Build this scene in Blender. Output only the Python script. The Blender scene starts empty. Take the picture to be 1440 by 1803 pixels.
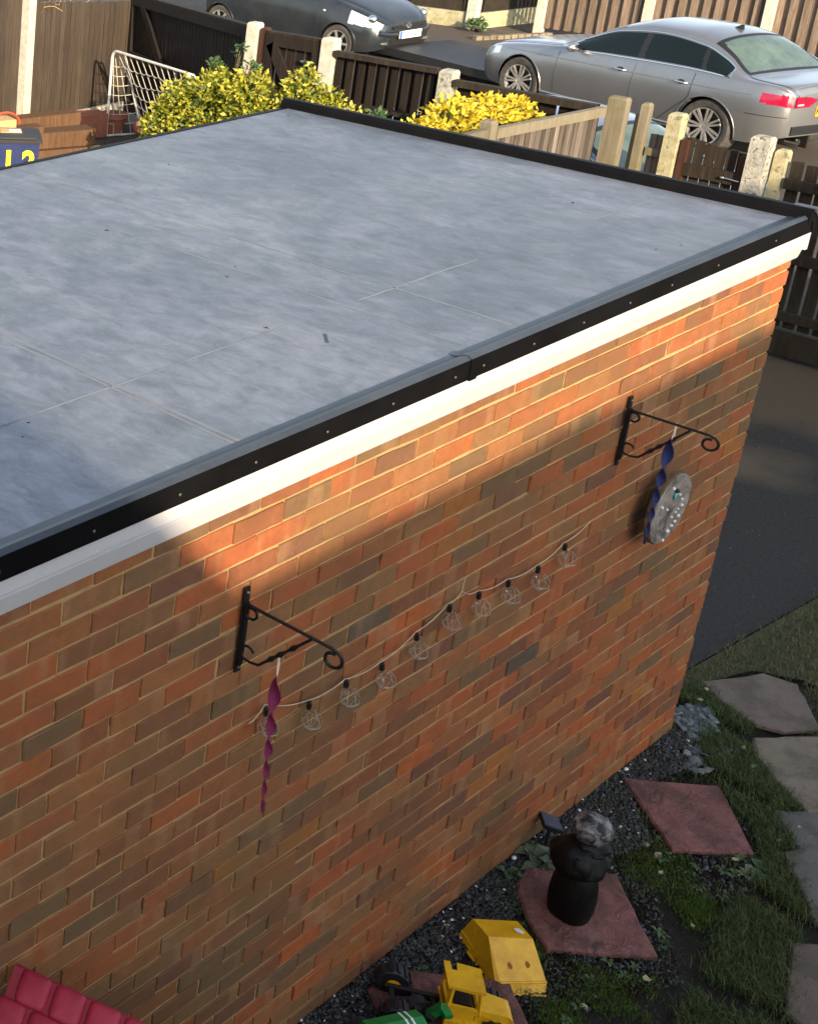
import bpy, math, random
import numpy as np
from mathutils import Vector, Matrix
random.seed(7); RNG = np.random.default_rng(7)
SC = bpy.context.scene
COL = SC.collection
PI = math.pi

# ------------------------------------------------------------------ camera
cam_d = bpy.data.cameras.new("camera"); cam = bpy.data.objects.new("camera", cam_d); COL.objects.link(cam)
RX = Vector((0.8293867, -0.5586406, -0.0061892)); RY = Vector((-0.1860669, -0.2657647, -0.9459113)); RZ = Vector((0.5267796, 0.7856779, -0.3243662))
M = Matrix((( RX[0], -RY[0], -RZ[0], -6.57018), (RX[1], -RY[1], -RZ[1], -2.03162), (RX[2], -RY[2], -RZ[2], 4.30365), (0, 0, 0, 1)))
cam.matrix_world = M
cam_d.sensor_fit = 'HORIZONTAL'; cam_d.sensor_width = 36.0
cam_d.lens = 2399.98 / 1440 * 36.0
cam_d.shift_x = 1154.834 / 1440; cam_d.shift_y = -473.75 / 1440
cam_d.clip_start = 0.05; cam_d.clip_end = 800
SC.camera = cam

# ------------------------------------------------------------------ light
SUN_DIR = Vector((0.64, 1.0, -0.40)).normalized()
el = math.asin(-SUN_DIR.z); rot = math.atan2(-SUN_DIR.x, -SUN_DIR.y)
w = bpy.data.worlds.new("World"); SC.world = w; w.use_nodes = True
nt = w.node_tree; bg = nt.nodes['Background']
sky = nt.nodes.new('ShaderNodeTexSky'); sky.sky_type = 'NISHITA'; sky.sun_disc = False
sky.sun_elevation = el; sky.sun_rotation = rot % (2 * PI); sky.air_density = 1.0; sky.dust_density = 2.0; sky.ozone_density = 1.0
hs = nt.nodes.new('ShaderNodeHueSaturation'); hs.inputs['Saturation'].default_value = 0.6; nt.links.new(sky.outputs[0], hs.inputs['Color']); nt.links.new(hs.outputs[0], bg.inputs[0]); bg.inputs[1].default_value = 0.15
sd = bpy.data.lights.new("sun", 'SUN'); sd.energy = 3.9; sd.angle = math.radians(0.5); sd.color = (1.0, 0.79, 0.54)
so = bpy.data.objects.new("sun", sd); COL.objects.link(so); so.rotation_euler = SUN_DIR.to_track_quat('-Z', 'Y').to_euler(); so.location = (-5, -12, 12)
SC.view_settings.view_transform = 'Standard'; SC.view_settings.look = 'None'; SC.view_settings.gamma = 1.0
SC.view_settings.exposure = 1.5
try: SC.view_settings.use_curve_mapping = False
except Exception: pass

# ------------------------------------------------------------------ materials
def new_mat(name):
    m = bpy.data.materials.new(name); m.use_nodes = True
    return m, m.node_tree, m.node_tree.nodes['Principled BSDF']
def rgba(c): return (c[0], c[1], c[2], 1.0)
def tex_coord(nt, kind='pos', scale=(1, 1, 1)):
    if kind == 'pos':
        g = nt.nodes.new('ShaderNodeNewGeometry'); out = g.outputs['Position']
    else:
        g = nt.nodes.new('ShaderNodeTexCoord'); out = g.outputs['Object']
    mp = nt.nodes.new('ShaderNodeMapping'); mp.inputs['Scale'].default_value = scale
    nt.links.new(out, mp.inputs[0]); return mp.outputs[0]
def noise(nt, vec, scale, detail=4, rough=.6, dist=0):
    n = nt.nodes.new('ShaderNodeTexNoise'); n.inputs['Scale'].default_value = scale; n.inputs['Detail'].default_value = detail
    n.inputs['Roughness'].default_value = rough; n.inputs['Distortion'].default_value = dist
    nt.links.new(vec, n.inputs['Vector']); return n.outputs['Fac']
def ramp(nt, fac, stops, interp='LINEAR'):
    r = nt.nodes.new('ShaderNodeValToRGB'); cr = r.color_ramp; cr.interpolation = interp
    while len(cr.elements) < len(stops): cr.elements.new(0.5)
    for e, (p, c) in zip(cr.elements, stops):
        e.position = p; e.color = rgba(c) if hasattr(c, '__len__') else (c, c, c, 1)
    nt.links.new(fac, r.inputs[0]); return r.outputs[0]
def mix(nt, fac, a, b, mode='MIX'):
    m = nt.nodes.new('ShaderNodeMix'); m.data_type = 'RGBA'; m.blend_type = mode
    for s, v in ((m.inputs[0], fac), (m.inputs[6], a), (m.inputs[7], b)):
        if hasattr(v, 'is_output'): nt.links.new(v, s)
        elif hasattr(v, '__len__'): s.default_value = rgba(v)
        else: s.default_value = v
    return m.outputs[2]
def bump(nt, bsdf, h, strength=.4, dist=.01):
    b = nt.nodes.new('ShaderNodeBump'); b.inputs['Strength'].default_value = strength; b.inputs['Distance'].default_value = dist
    nt.links.new(h, b.inputs['Height']); nt.links.new(b.outputs[0], bsdf.inputs['Normal'])
def simple(name, c1, c2=None, rough=.6, metal=0.0, scale=8, stretch=(1, 1, 1), bmp=0, bscale=60, bdist=.004, lo=.35, hi=.65, kind='pos', coat=0, spec=.5, speck=None):
    m, t, b = new_mat(name)
    b.inputs['Roughness'].default_value = rough; b.inputs['Metallic'].default_value = metal
    b.inputs['Specular IOR Level'].default_value = spec
    if coat: b.inputs['Coat Weight'].default_value = coat; b.inputs['Coat Roughness'].default_value = .05
    if c2 is None: b.inputs['Base Color'].default_value = rgba(c1)
    else:
        v = tex_coord(t, kind, stretch)
        col = ramp(t, noise(t, v, scale, 6, .65), [(lo, c1), (hi, c2)])
        if speck:
            sp = ramp(t, noise(t, v, speck[1], 2, .5), [(speck[2], 0.0), (speck[2] + .05, 1.0)])
            col = mix(t, sp, col, speck[0])
        t.links.new(col, b.inputs['Base Color'])
    if bmp:
        bump(t, b, noise(t, tex_coord(t, kind, stretch), bscale, 5, .7), bmp, bdist)
    return m

MT = {}
def brick_material(name, island):
    m, t, b = new_mat(name)
    if island:
        g = t.nodes.new('ShaderNodeNewGeometry'); rnd = g.outputs['Random Per Island']
    else:
        g = t.nodes.new('ShaderNodeObjectInfo'); rnd = g.outputs['Random']
    tones = [(0.0, (.295, .082, .032)), (.15, (.25, .092, .038)), (.28, (.21, .070, .034)), (.40, (.275, .108, .043)), (.50, (.175, .070, .036)),
             (.60, (.215, .102, .046)), (.70, (.325, .088, .028)), (.77, (.145, .060, .040)), (.84, (.195, .094, .044)), (.915, (.14, .080, .044)), (.978, (.085, .066, .050)), (.988, (.29, .108, .028))]
    base = ramp(t, rnd, tones, 'CONSTANT')
    # offset so each brick has its own firing marks
    cmb = t.nodes.new('ShaderNodeCombineXYZ'); mul = t.nodes.new('ShaderNodeMath'); mul.operation = 'MULTIPLY'; mul.inputs[1].default_value = 37.0
    t.links.new(rnd, mul.inputs[0]); t.links.new(mul.outputs[0], cmb.inputs[1])
    vec = t.nodes.new('ShaderNodeVectorMath'); vec.operation = 'ADD'
    t.links.new(tex_coord(t, 'pos', (1, 1, .12)), vec.inputs[0]); t.links.new(cmb.outputs[0], vec.inputs[1])
    band = ramp(t, noise(t, vec.outputs[0], 9, 1, .4), [(.62, 0.0), (.68, .4)])
    col = mix(t, band, base, (.33, .185, .10))
    v2 = tex_coord(t, 'pos')
    n1 = noise(t, v2, 22, 6, .7)
    col = mix(t, .55, col, ramp(t, n1, [(.3, (.35, .32, .3)), (.7, (.82, .78, .74))]), 'OVERLAY')
    st = ramp(t, noise(t, v2, 1.7, 4, .65), [(.48, 0.0), (.68, .42)])
    col = mix(t, st, col, (.17, .105, .045))
    ol = ramp(t, noise(t, v2, .55, 5, .6), [(.42, .06), (.60, .46)])
    col = mix(t, ol, col, (.135, .095, .042))
    gr_ = ramp(t, noise(t, v2, 5.5, 6, .75), [(.52, 0.0), (.70, .5)])
    col = mix(t, gr_, col, (.10, .062, .036))
    spk = ramp(t, noise(t, v2, 420, 2, .6), [(.62, 0.0), (.75, .5)])
    col = mix(t, spk, col, (.07, .05, .045))
    pale = ramp(t, noise(t, v2, 45, 3, .6), [(.66, 0.0), (.8, .35)])
    col = mix(t, pale, col, (.45, .29, .17))
    t.links.new(col, b.inputs['Base Color']); b.inputs['Roughness'].default_value = .9; b.inputs['Specular IOR Level'].default_value = .2
    bump(t, b, noise(t, v2, 160, 6, .75), .55, .006)
    return m
MT['brick'] = brick_material('brick_fired', False); MT['brick_i'] = brick_material('brick_fired_mass', True)
def mortar_material():
    m, t, b = new_mat('mortar'); v = tex_coord(t)
    c = ramp(t, noise(t, v, 3.5, 5, .65), [(.36, (.42, .27, .11)), (.52, (.50, .335, .145)), (.68, (.33, .22, .10))])
    c = mix(t, ramp(t, noise(t, v, 14, 4, .7), [(.56, 0.0), (.76, .7)]), c, (.17, .13, .08))
    c = mix(t, ramp(t, noise(t, v, 1.1, 3, .6), [(.55, 0.0), (.7, .5)]), c, (.16, .15, .05))
    t.links.new(c, b.inputs['Base Color']); b.inputs['Roughness'].default_value = .95
    bump(t, b, noise(t, v, 120, 6, .8), .9, .01); return m
MT['mortar'] = mortar_material()
def membrane_material():
    m, t, b = new_mat('rubber_membrane'); v = tex_coord(t); vs = tex_coord(t, 'pos', (1, 2.6, 1))
    c = ramp(t, noise(t, v, 1.3, 6, .7, .6), [(.3, (.078, .094, .118)), (.5, (.112, .129, .158)), (.7, (.15, .166, .196))])
    fine = ramp(t, noise(t, tex_coord(t, 'pos', (2.1, 1, 1)), 7, 9, .72, .5), [(.34, (.30, .315, .33)), (.5, (.5, .5, .5)), (.66, (.68, .675, .68))])
    c = mix(t, .8, c, fine, 'OVERLAY')
    pud = ramp(t, noise(t, v, .75, 4, .6, .8), [(.46, 0.0), (.50, .35), (.57, .2), (.68, .4)]); c = mix(t, pud, c, (.06, .08, .10))
    med = ramp(t, noise(t, v, 3.2, 7, .75, 1.2), [(.36, (.33, .35, .37)), (.5, (.5, .5, .5)), (.64, (.65, .64, .645))]); c = mix(t, .45, c, med, 'OVERLAY')
    scuff = ramp(t, noise(t, tex_coord(t, 'pos', (7, 3, 1)), 5, 4, .6, 2.2), [(.60, 0.0), (.70, .35)])
    c = mix(t, scuff, c, (.24, .255, .27))
    dk = ramp(t, noise(t, tex_coord(t, 'pos', (9, 3, 1)), 3.2, 2, .5, 1.2), [(.235, .7), (.275, 0.0)])
    c = mix(t, dk, c, (.07, .075, .085))
    gr = ramp(t, noise(t, v, .9, 3, .6), [(.55, 0.0), (.75, .25)])
    c = mix(t, gr, c, (.17, .22, .22))
    t.links.new(c, b.inputs['Base Color']); b.inputs['Roughness'].default_value = .55; b.inputs['Specular IOR Level'].default_value = .45
    bump(t, b, noise(t, v, 18, 6, .7), .25, .01); return m
MT['membrane'] = membrane_material()
MT['seam'] = simple('seam_edge', (.10, .117, .14), (.165, .18, .205), .6, scale=3)
MT['trim_top'] = simple('slate_grey_trim', (.022, .030, .042), (.036, .046, .060), .5, scale=6, spec=.3)
MT['trim_black'] = simple('black_trim', (.0025, .0025, .003), (.005, .005, .0055), .6, scale=5, spec=.08)
MT['upvc'] = simple('white_plastic', (.43, .445, .47), (.48, .495, .52), .3, scale=3, speck=((.5, .45, .38), 40, .72))
MT['screw'] = simple('screw_head', (.10, .10, .105), None, .45, .6)
MT['iron'] = simple('black_iron', (.004, .004, .0045), (.010, .009, .009), .5, spec=.25, scale=40, bmp=.2, bscale=120)
MT['maroon'] = simple('maroon_ribbon', (.125, .003, .045), (.15, .004, .055), .75, scale=20)
MT['blue'] = simple('blue_ribbon', (.003, .010, .075), (.005, .015, .10), .75, scale=20)
MT['twine'] = simple('pale_twine', (.55, .5, .42), (.7, .64, .55), .9, scale=60)
MT['cable'] = simple('beige_cable', (.36, .29, .2), (.46, .38, .27), .6, scale=30)
MT['cage'] = simple('pale_wire', (.28, .25, .20), (.37, .335, .28), .4, .4, scale=30)
MT['socket'] = simple('black_socket', (.008, .008, .009), None, .4)
m, t, b = new_mat('clear_bulb'); b.inputs['Base Color'].default_value = (.95, .95, .95, 1); b.inputs['Transmission Weight'].default_value = 1; b.inputs['Roughness'].default_value = .03; b.inputs['IOR'].default_value = 1.12; MT['bulb'] = m
def log_material():
    m, t, b = new_mat('sawn_log'); v = tex_coord(t, 'obj')
    c = ramp(t, noise(t, v, 9, 7, .75, .8), [(.38, (.045, .035, .026)), (.48, (.17, .145, .128)), (.6, (.29, .26, .24))])
    t.links.new(c, b.inputs['Base Color']); b.inputs['Roughness'].default_value = .85
    bump(t, b, noise(t, v, 30, 6, .7), .7, .01); return m
MT['log'] = log_material()
MT['bark'] = simple('bark', (.03, .02, .012), (.14, .09, .045), .95, scale=22, bmp=.8, bscale=60, bdist=.01)
MT['pearl'] = simple('pearl', (.62, .62, .6), None, .15)
MT['teal'] = simple('teal_glass', (.05, .32, .30), None, .1)
def redslab_material():
    m, t, b = new_mat('red_riven_slab'); v = tex_coord(t)
    c = ramp(t, noise(t, v, 5, 6, .7), [(.3, (.135, .05, .045)), (.5, (.20, .075, .066)), (.7, (.255, .10, .088))])
    c = mix(t, ramp(t, noise(t, v, 90, 2, .5), [(.70, 0.0), (.78, .6)]), c, (.38, .27, .22))
    c = mix(t, ramp(t, noise(t, v, 4, 6, .75), [(.44, 0.0), (.58, .8)]), c, (.075, .036, .028))
    c = mix(t, ramp(t, noise(t, v, 11, 5, .7), [(.53, 0.0), (.64, .6)]), c, (.25, .12, .105))
    c = mix(t, ramp(t, noise(t, v, 7, 5, .8, 1.5), [(.33, .85), (.41, 0.0)]), c, (.045, .024, .018))
    t.links.new(c, b.inputs['Base Color']); b.inputs['Roughness'].default_value = .8
    bump(t, b, noise(t, v, 11, 8, .66, .8), 1.0, .04); return m
MT['redslab'] = redslab_material()
def stone_material(name, a, bcol):
    m, t, b = new_mat(name); v = tex_coord(t)
    c = ramp(t, noise(t, v, 4, 6, .7), [(.3, a), (.7, bcol)])
    c = mix(t, ramp(t, noise(t, v, 190, 2, .5), [(.66, 0.0), (.76, .6)]), c, (.40, .36, .31))
    c = mix(t, ramp(t, noise(t, v, 120, 2, .5), [(.27, .6), (.36, 0.0)]), c, (.05, .045, .04))
    c = mix(t, ramp(t, noise(t, v, 5, 6, .7), [(.48, 0.0), (.60, .6)]), c, (.06, .055, .035))
    t.links.new(c, b.inputs['Base Color']); b.inputs['Roughness'].default_value = .92
    bump(t, b, noise(t, v, 90, 6, .75), .8, .012); return m
MT['stone_pink'] = stone_material('pinkish_paving', (.105, .078, .062), (.165, .128, .105))
MT['stone_tan'] = stone_material('tan_paving', (.14, .115, .08), (.20, .165, .12))
MT['stone_grey'] = stone_material('grey_paving', (.085, .08, .076), (.135, .125, .118))
def asphalt_material(name, a, bb, dirt, dirt_lo=.5, sun_patches=()):
    m, t, b = new_mat(name); v = tex_coord(t)
    c = ramp(t, noise(t, v, 48, 8, .85), [(.34, a), (.66, bb)])
    c = mix(t, ramp(t, noise(t, v, 250, 2, .5), [(.62, 0.0), (.72, .7)]), c, (.15, .138, .12))
    c = mix(t, ramp(t, noise(t, v, .75, 5, .65), [(dirt_lo, 0.0), (dirt_lo + .16, .85)]), c, dirt)
    for (cx, cy, rr, am, cc_) in sun_patches:  # pools of sunlight painted into the asphalt colour, with noisy edges
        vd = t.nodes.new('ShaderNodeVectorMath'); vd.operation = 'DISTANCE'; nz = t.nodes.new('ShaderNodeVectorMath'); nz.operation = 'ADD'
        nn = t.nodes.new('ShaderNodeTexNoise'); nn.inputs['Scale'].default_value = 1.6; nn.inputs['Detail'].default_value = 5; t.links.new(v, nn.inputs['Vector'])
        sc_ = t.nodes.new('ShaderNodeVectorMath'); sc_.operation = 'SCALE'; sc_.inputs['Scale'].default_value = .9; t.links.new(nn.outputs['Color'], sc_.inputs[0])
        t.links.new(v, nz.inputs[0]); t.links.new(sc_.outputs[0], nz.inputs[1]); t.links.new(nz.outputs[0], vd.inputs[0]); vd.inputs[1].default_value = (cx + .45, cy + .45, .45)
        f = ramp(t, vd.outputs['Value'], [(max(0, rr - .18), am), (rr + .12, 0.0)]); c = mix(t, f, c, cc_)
    t.links.new(c, b.inputs['Base Color']); b.inputs['Roughness'].default_value = .92
    bump(t, b, noise(t, v, 120, 7, .85), 1.0, .02); return m
MT['drive'] = asphalt_material('drive_asphalt', (.009, .0085, .0078), (.047, .043, .038), (.13, .095, .058), .6, ((4.75, 1.2, .75, .8, (.125, .088, .050)), (3.25, 1.02, .36, .8, (.15, .115, .066)), (4.0, 1.75, .5, .6, (.115, .08, .046))))  # the brown discs at the end stand in for sunlit spots on the drive
MT['road'] = asphalt_material('court_asphalt', (.04, .033, .027), (.085, .07, .056), (.14, .115, .088), .55)
MT['ground'] = asphalt_material('bare_earth', (.006, .0046, .0034), (.018, .0135, .010), (.03, .024, .018), .55)
MT['lawn_soil'] = simple('lawn_thatch', (.03, .035, .014), (.07, .07, .03), .95, scale=25, bmp=.8, bscale=80, bdist=.02)
MT['slate'] = None
def island_mat(name, tones, rough=.6, spec=.4, interp='LINEAR', trans=0):
    m, t, b = new_mat(name); g = t.nodes.new('ShaderNodeNewGeometry')
    n = len(tones); c = ramp(t, g.outputs['Random Per Island'], [(i / max(1, n - (0 if interp == 'CONSTANT' else 1)), x) for i, x in enumerate(tones)], interp)
    t.links.new(c, b.inputs['Base Color']); b.inputs['Roughness'].default_value = rough; b.inputs['Specular IOR Level'].default_value = spec
    if trans:
        tr = t.nodes.new('ShaderNodeBsdfTranslucent'); t.links.new(c, tr.inputs[0]); ms = t.nodes.new('ShaderNodeMixShader'); ms.inputs[0].default_value = trans
        t.links.new(b.outputs[0], ms.inputs[1]); t.links.new(tr.outputs[0], ms.inputs[2]); t.links.new(ms.outputs[0], t.nodes['Material Output'].inputs[0])
    return m
MT['slate'] = island_mat('dark_slate_chips', [(.006, .0065, .008), (.011, .012, .014), (.018, .019, .022), (.009, .0095, .011), (.03, .032, .036), (.008, .008, .009), (.014, .015, .018), (.06, .06, .062)], .5, .5, 'CONSTANT')
MT['clod'] = island_mat('earth_crumbs', [(.008, .006, .004), (.016, .012, .009), (.025, .019, .014), (.012, .009, .007)], .95, .1)
MT['slate_pale'] = island_mat('grey_slate_pieces', [(.07, .085, .09), (.12, .14, .145), (.05, .06, .062), (.17, .18, .18)], .7, .4, 'CONSTANT')
MT['grass'] = island_mat('grass_blade', [(.014, .036, .006), (.028, .060, .010), (.05, .085, .017), (.085, .11, .036), (.15, .145, .065)], .6, .3, trans=.25)
MT['lawn'] = island_mat('lawn_blade', [(.045, .058, .016), (.075, .088, .026), (.11, .11, .042), (.18, .16, .085), (.06, .072, .024)], .7, .3, trans=.2)
MT['moss'] = island_mat('moss_tuft', [(.03, .06, .01), (.05, .085, .014), (.075, .11, .02)], .9, .1)
MT['weed'] = island_mat('weed_leaf', [(.03, .07, .02), (.05, .10, .03), (.09, .14, .06)], .55, .4, trans=.2)
MT['pale_leaf'] = island_mat('hosta_leaf', [(.07, .10, .05), (.11, .145, .08), (.16, .19, .12)], .6, .3, trans=.15)
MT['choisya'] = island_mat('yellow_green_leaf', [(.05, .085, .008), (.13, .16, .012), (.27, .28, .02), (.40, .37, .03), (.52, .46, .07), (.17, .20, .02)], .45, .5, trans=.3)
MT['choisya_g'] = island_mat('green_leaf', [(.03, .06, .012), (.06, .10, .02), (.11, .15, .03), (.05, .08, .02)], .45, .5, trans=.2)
MT['golden'] = island_mat('golden_leaf', [(.38, .29, .012), (.52, .40, .02), (.62, .47, .03), (.70, .56, .07), (.30, .26, .02)], .5, .4, trans=.3)
MT['stem'] = simple('woody_stem', (.06, .04, .02), (.11, .08, .045), .9, scale=20)
MT['dead_leaf'] = island_mat('fallen_leaf', [(.26, .22, .12), (.33, .29, .18), (.22, .17, .07)], .7, .3)
MT['statue'] = simple('black_weathered_resin', (.002, .002, .0023), (.0055, .0055, .006), .5, spec=.22, scale=9, bmp=.4, bscale=60, bdist=.006, kind='obj')
def statue_head():
    m, t, b = new_mat('weathered_pale_top'); v = tex_coord(t, 'obj')
    c = ramp(t, noise(t, v, 26, 5, .7, .6), [(.42, (.012, .012, .013)), (.55, (.16, .16, .165)), (.7, (.34, .34, .34))])
    t.links.new(c, b.inputs['Base Color']); b.inputs['Roughness'].default_value = .75; bump(t, b, noise(t, v, 60, 5, .7), .5, .006); return m
MT['statue_head'] = statue_head()
MT['solar'] = simple('solar_panel', (.05, .06, .09), (.07, .08, .11), .18, scale=20)
MT['plastic_black'] = simple('black_plastic', (.005, .005, .0055), (.010, .010, .0105), .5, scale=20)
MT['tyre'] = simple('tyre_rubber', (.03, .028, .026), (.06, .056, .05), .85, scale=18, bmp=.3, bscale=90)
MT['tyre_toy'] = simple('toy_tyre', (.006, .006, .007), (.016, .017, .021), .5, scale=30)
def toy_yellow(name, rust):
    m, t, b = new_mat(name); v = tex_coord(t)
    c = ramp(t, noise(t, v, 14, 5, .7), [(.35, (.58, .30, .006)), (.65, (.74, .42, .01))])
    if rust: c = mix(t, ramp(t, noise(t, v, 24, 4, .6), [(.64, 0.0), (.72, .85)]), c, (.22, .08, .012))
    t.links.new(c, b.inputs['Base Color']); b.inputs['Roughness'].default_value = .42; return m
MT['toy_yellow'] = toy_yellow('toy_yellow_paint', True); MT['toy_yellow_p'] = toy_yellow('toy_yellow_plastic', False)
MT['toy_green'] = simple('toy_green', (.008, .16, .03), (.012, .21, .045), .35, scale=10)
MT['white'] = simple('white_paint', (.75, .75, .72), None, .4)
MT['rust'] = simple('rust_spot', (.22, .07, .01), (.34, .12, .015), .85, scale=80)
MT['red_tile'] = simple('red_plastic_tile', (.25, .006, .024), (.36, .018, .045), .6, scale=7, bmp=.15, bscale=300, bdist=.002, speck=((.55, .30, .30), 160, .74))
MT['red_dark'] = simple('red_plastic_groove', (.22, .006, .02), None, .6)
MT['cream'] = simple('cream_plastic', (.55, .48, .34), None, .5)
def wood(name, a, b_, c_, rough=.85, algae=None):
    m, t, b = new_mat(name); v = tex_coord(t, 'pos', (1, 1, .07)); vp = tex_coord(t)
    g = t.nodes.new('ShaderNodeObjectInfo')
    c = ramp(t, noise(t, v, 34, 6, .7, .4), [(.3, a), (.5, b_), (.72, c_)])
    c = mix(t, .5, c, ramp(t, g.outputs['Random'], [(0, (.30, .29, .28)), (1, (.72, .70, .69))]), 'OVERLAY')
    if algae: c = mix(t, ramp(t, noise(t, vp, 6, 4, .65), [(.5, 0.0), (.7, .7)]), c, algae)
    t.links.new(c, b.inputs['Base Color']); b.inputs['Roughness'].default_value = rough; b.inputs['Specular IOR Level'].default_value = .25
    bump(t, b, noise(t, v, 70, 5, .7), .5, .006); return m
MT['wood_brown'] = wood('brown_stained_board', (.028, .0215, .016), (.044, .034, .0255), (.062, .049, .037))
MT['wood_dark'] = wood('dark_stained_board', (.0055, .0036, .0025), (.010, .0068, .0048), (.019, .013, .0095))
MT['wood_dark2'] = wood('dark_damp_board', (.008, .006, .004), (.017, .0125, .0085), (.034, .027, .019), algae=(.026, .024, .012))
MT['wood_red'] = wood('reddish_brown_frame', (.026, .010, .006), (.044, .018, .011), (.062, .028, .018))
MT['wood_grey'] = wood('weathered_grey_board', (.045, .038, .032), (.095, .081, .069), (.165, .145, .125))
MT['wood_grey2'] = wood('weathered_dark_board', (.03, .024, .02), (.065, .054, .045), (.12, .10, .085)); MT['wood_grey3'] = wood('weathered_pale_board', (.08, .068, .056), (.14, .12, .10), (.21, .185, .16))
MT['wood_pale'] = wood('weathered_pale_post', (.105, .092, .064), (.145, .129, .092), (.19, .172, .128), algae=(.12, .105, .05))
MT['wood_tan'] = wood('tan_hit_and_miss_board', (.085, .063, .045), (.145, .11, .082), (.215, .17, .13))
MT['sleeper'] = wood('brown_sleeper', (.065, .036, .019), (.11, .060, .032), (.155, .09, .050))
MT['pale_wood'] = simple('pale_pine', (.42, .26, .10), (.55, .36, .16), .7, scale=20)
MT['concrete'] = simple('pale_concrete', (.34, .315, .26), (.48, .45, .38), .9, scale=14, bmp=.5, bscale=120, bdist=.006, speck=((.3, .28, .2), 30, .66))
MT['concrete_rough'] = simple('pitted_concrete', (.22, .215, .19), (.42, .41, .36), .95, scale=20, bmp=.9, bscale=80, bdist=.012, speck=((.12, .12, .07), 26, .6))
MT['concrete_moss'] = simple('mossy_concrete', (.24, .22, .12), (.38, .35, .23), .95, scale=12, bmp=.7, bscale=80, bdist=.01, speck=((.17, .16, .09), 18, .62))
MT['navy'] = simple('navy_plastic', (.010, .018, .075), (.014, .024, .095), .4, scale=6)
MT['neon'] = simple('yellow_sticker', (.72, .78, .01), None, .5)
MT['red_handle'] = simple('orange_red_handle', (.6, .06, .02), None, .4)
MT['terracotta'] = simple('terracotta', (.17, .06, .035), (.23, .09, .05), .8, scale=20)
MT['ball'] = simple('ball_red', (.45, .10, .07), None, .5); MT['ball_w'] = simple('ball_white', (.62, .5, .44), None, .5)
MT['tube_white'] = simple('white_tube', (.42, .42, .40), (.52, .52, .50), .45, scale=12)
MT['net'] = simple('white_net_cord', (.36, .345, .30), (.46, .44, .39), .9, scale=40)
def paint(name, c, metal=.65, rough=.32):
    m, t, b = new_mat(name); v = tex_coord(t)
    col = mix(t, ramp(t, noise(t, v, 3, 5, .7), [(.4, 0.0), (.75, .22)]), c, (.13, .12, .10))
    t.links.new(col, b.inputs['Base Color']); b.inputs['Metallic'].default_value = metal; b.inputs['Roughness'].default_value = rough
    b.inputs['Coat Weight'].default_value = .6; b.inputs['Coat Roughness'].default_value = .06; return m
MT['paint_silver'] = paint('silver_grey_paint', (.235, .245, .26), .7, .3)
MT['paint_dark'] = paint('dark_slate_paint', (.022, .030, .038), .5, .28)
MT['paint_blue'] = paint('pale_blue_grey_paint', (.20, .24, .30))
MT['glass'] = simple('tinted_glass', (.004, .008, .008), None, .05, spec=.3); MT['glass_rear'] = simple('rear_glass', (.045, .075, .068), (.08, .115, .10), .06, scale=5, spec=.8)
MT['rubber'] = simple('black_rubber', (.008, .008, .009), None, .5)
MT['chrome'] = simple('chrome', (.72, .72, .70), None, .18, 1.0)
MT['alloy'] = simple('alloy_rim', (.48, .46, .43), (.56, .54, .51), .35, .75, scale=20)
MT['lamp_red'] = simple('red_lamp', (.20, .003, .022), (.30, .006, .034), .15, scale=9, coat=.3)
MT['lamp_clear'] = simple('clear_lamp', (.55, .55, .53), (.72, .72, .70), .1, .4, scale=12, coat=.8)
MT['plate_y'] = simple('yellow_plate', (.75, .42, .01), None, .4); MT['plate_w'] = simple('white_plate', (.82, .82, .78), None, .4)
MT['ink'] = simple('black_ink', (.01, .01, .01), None, .5); MT['eu_blue'] = simple('blue_band', (.01, .08, .45), None, .5)
MT['render'] = simple('house_render', (.36, .30, .24), (.42, .36, .29), .9, scale=3); MT['rooftile'] = simple('house_tiles', (.12, .07, .05), (.17, .10, .07), .9, scale=6)
MT['pipe'] = simple('grey_plastic', (.2, .2, .21), None, .5)

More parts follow.
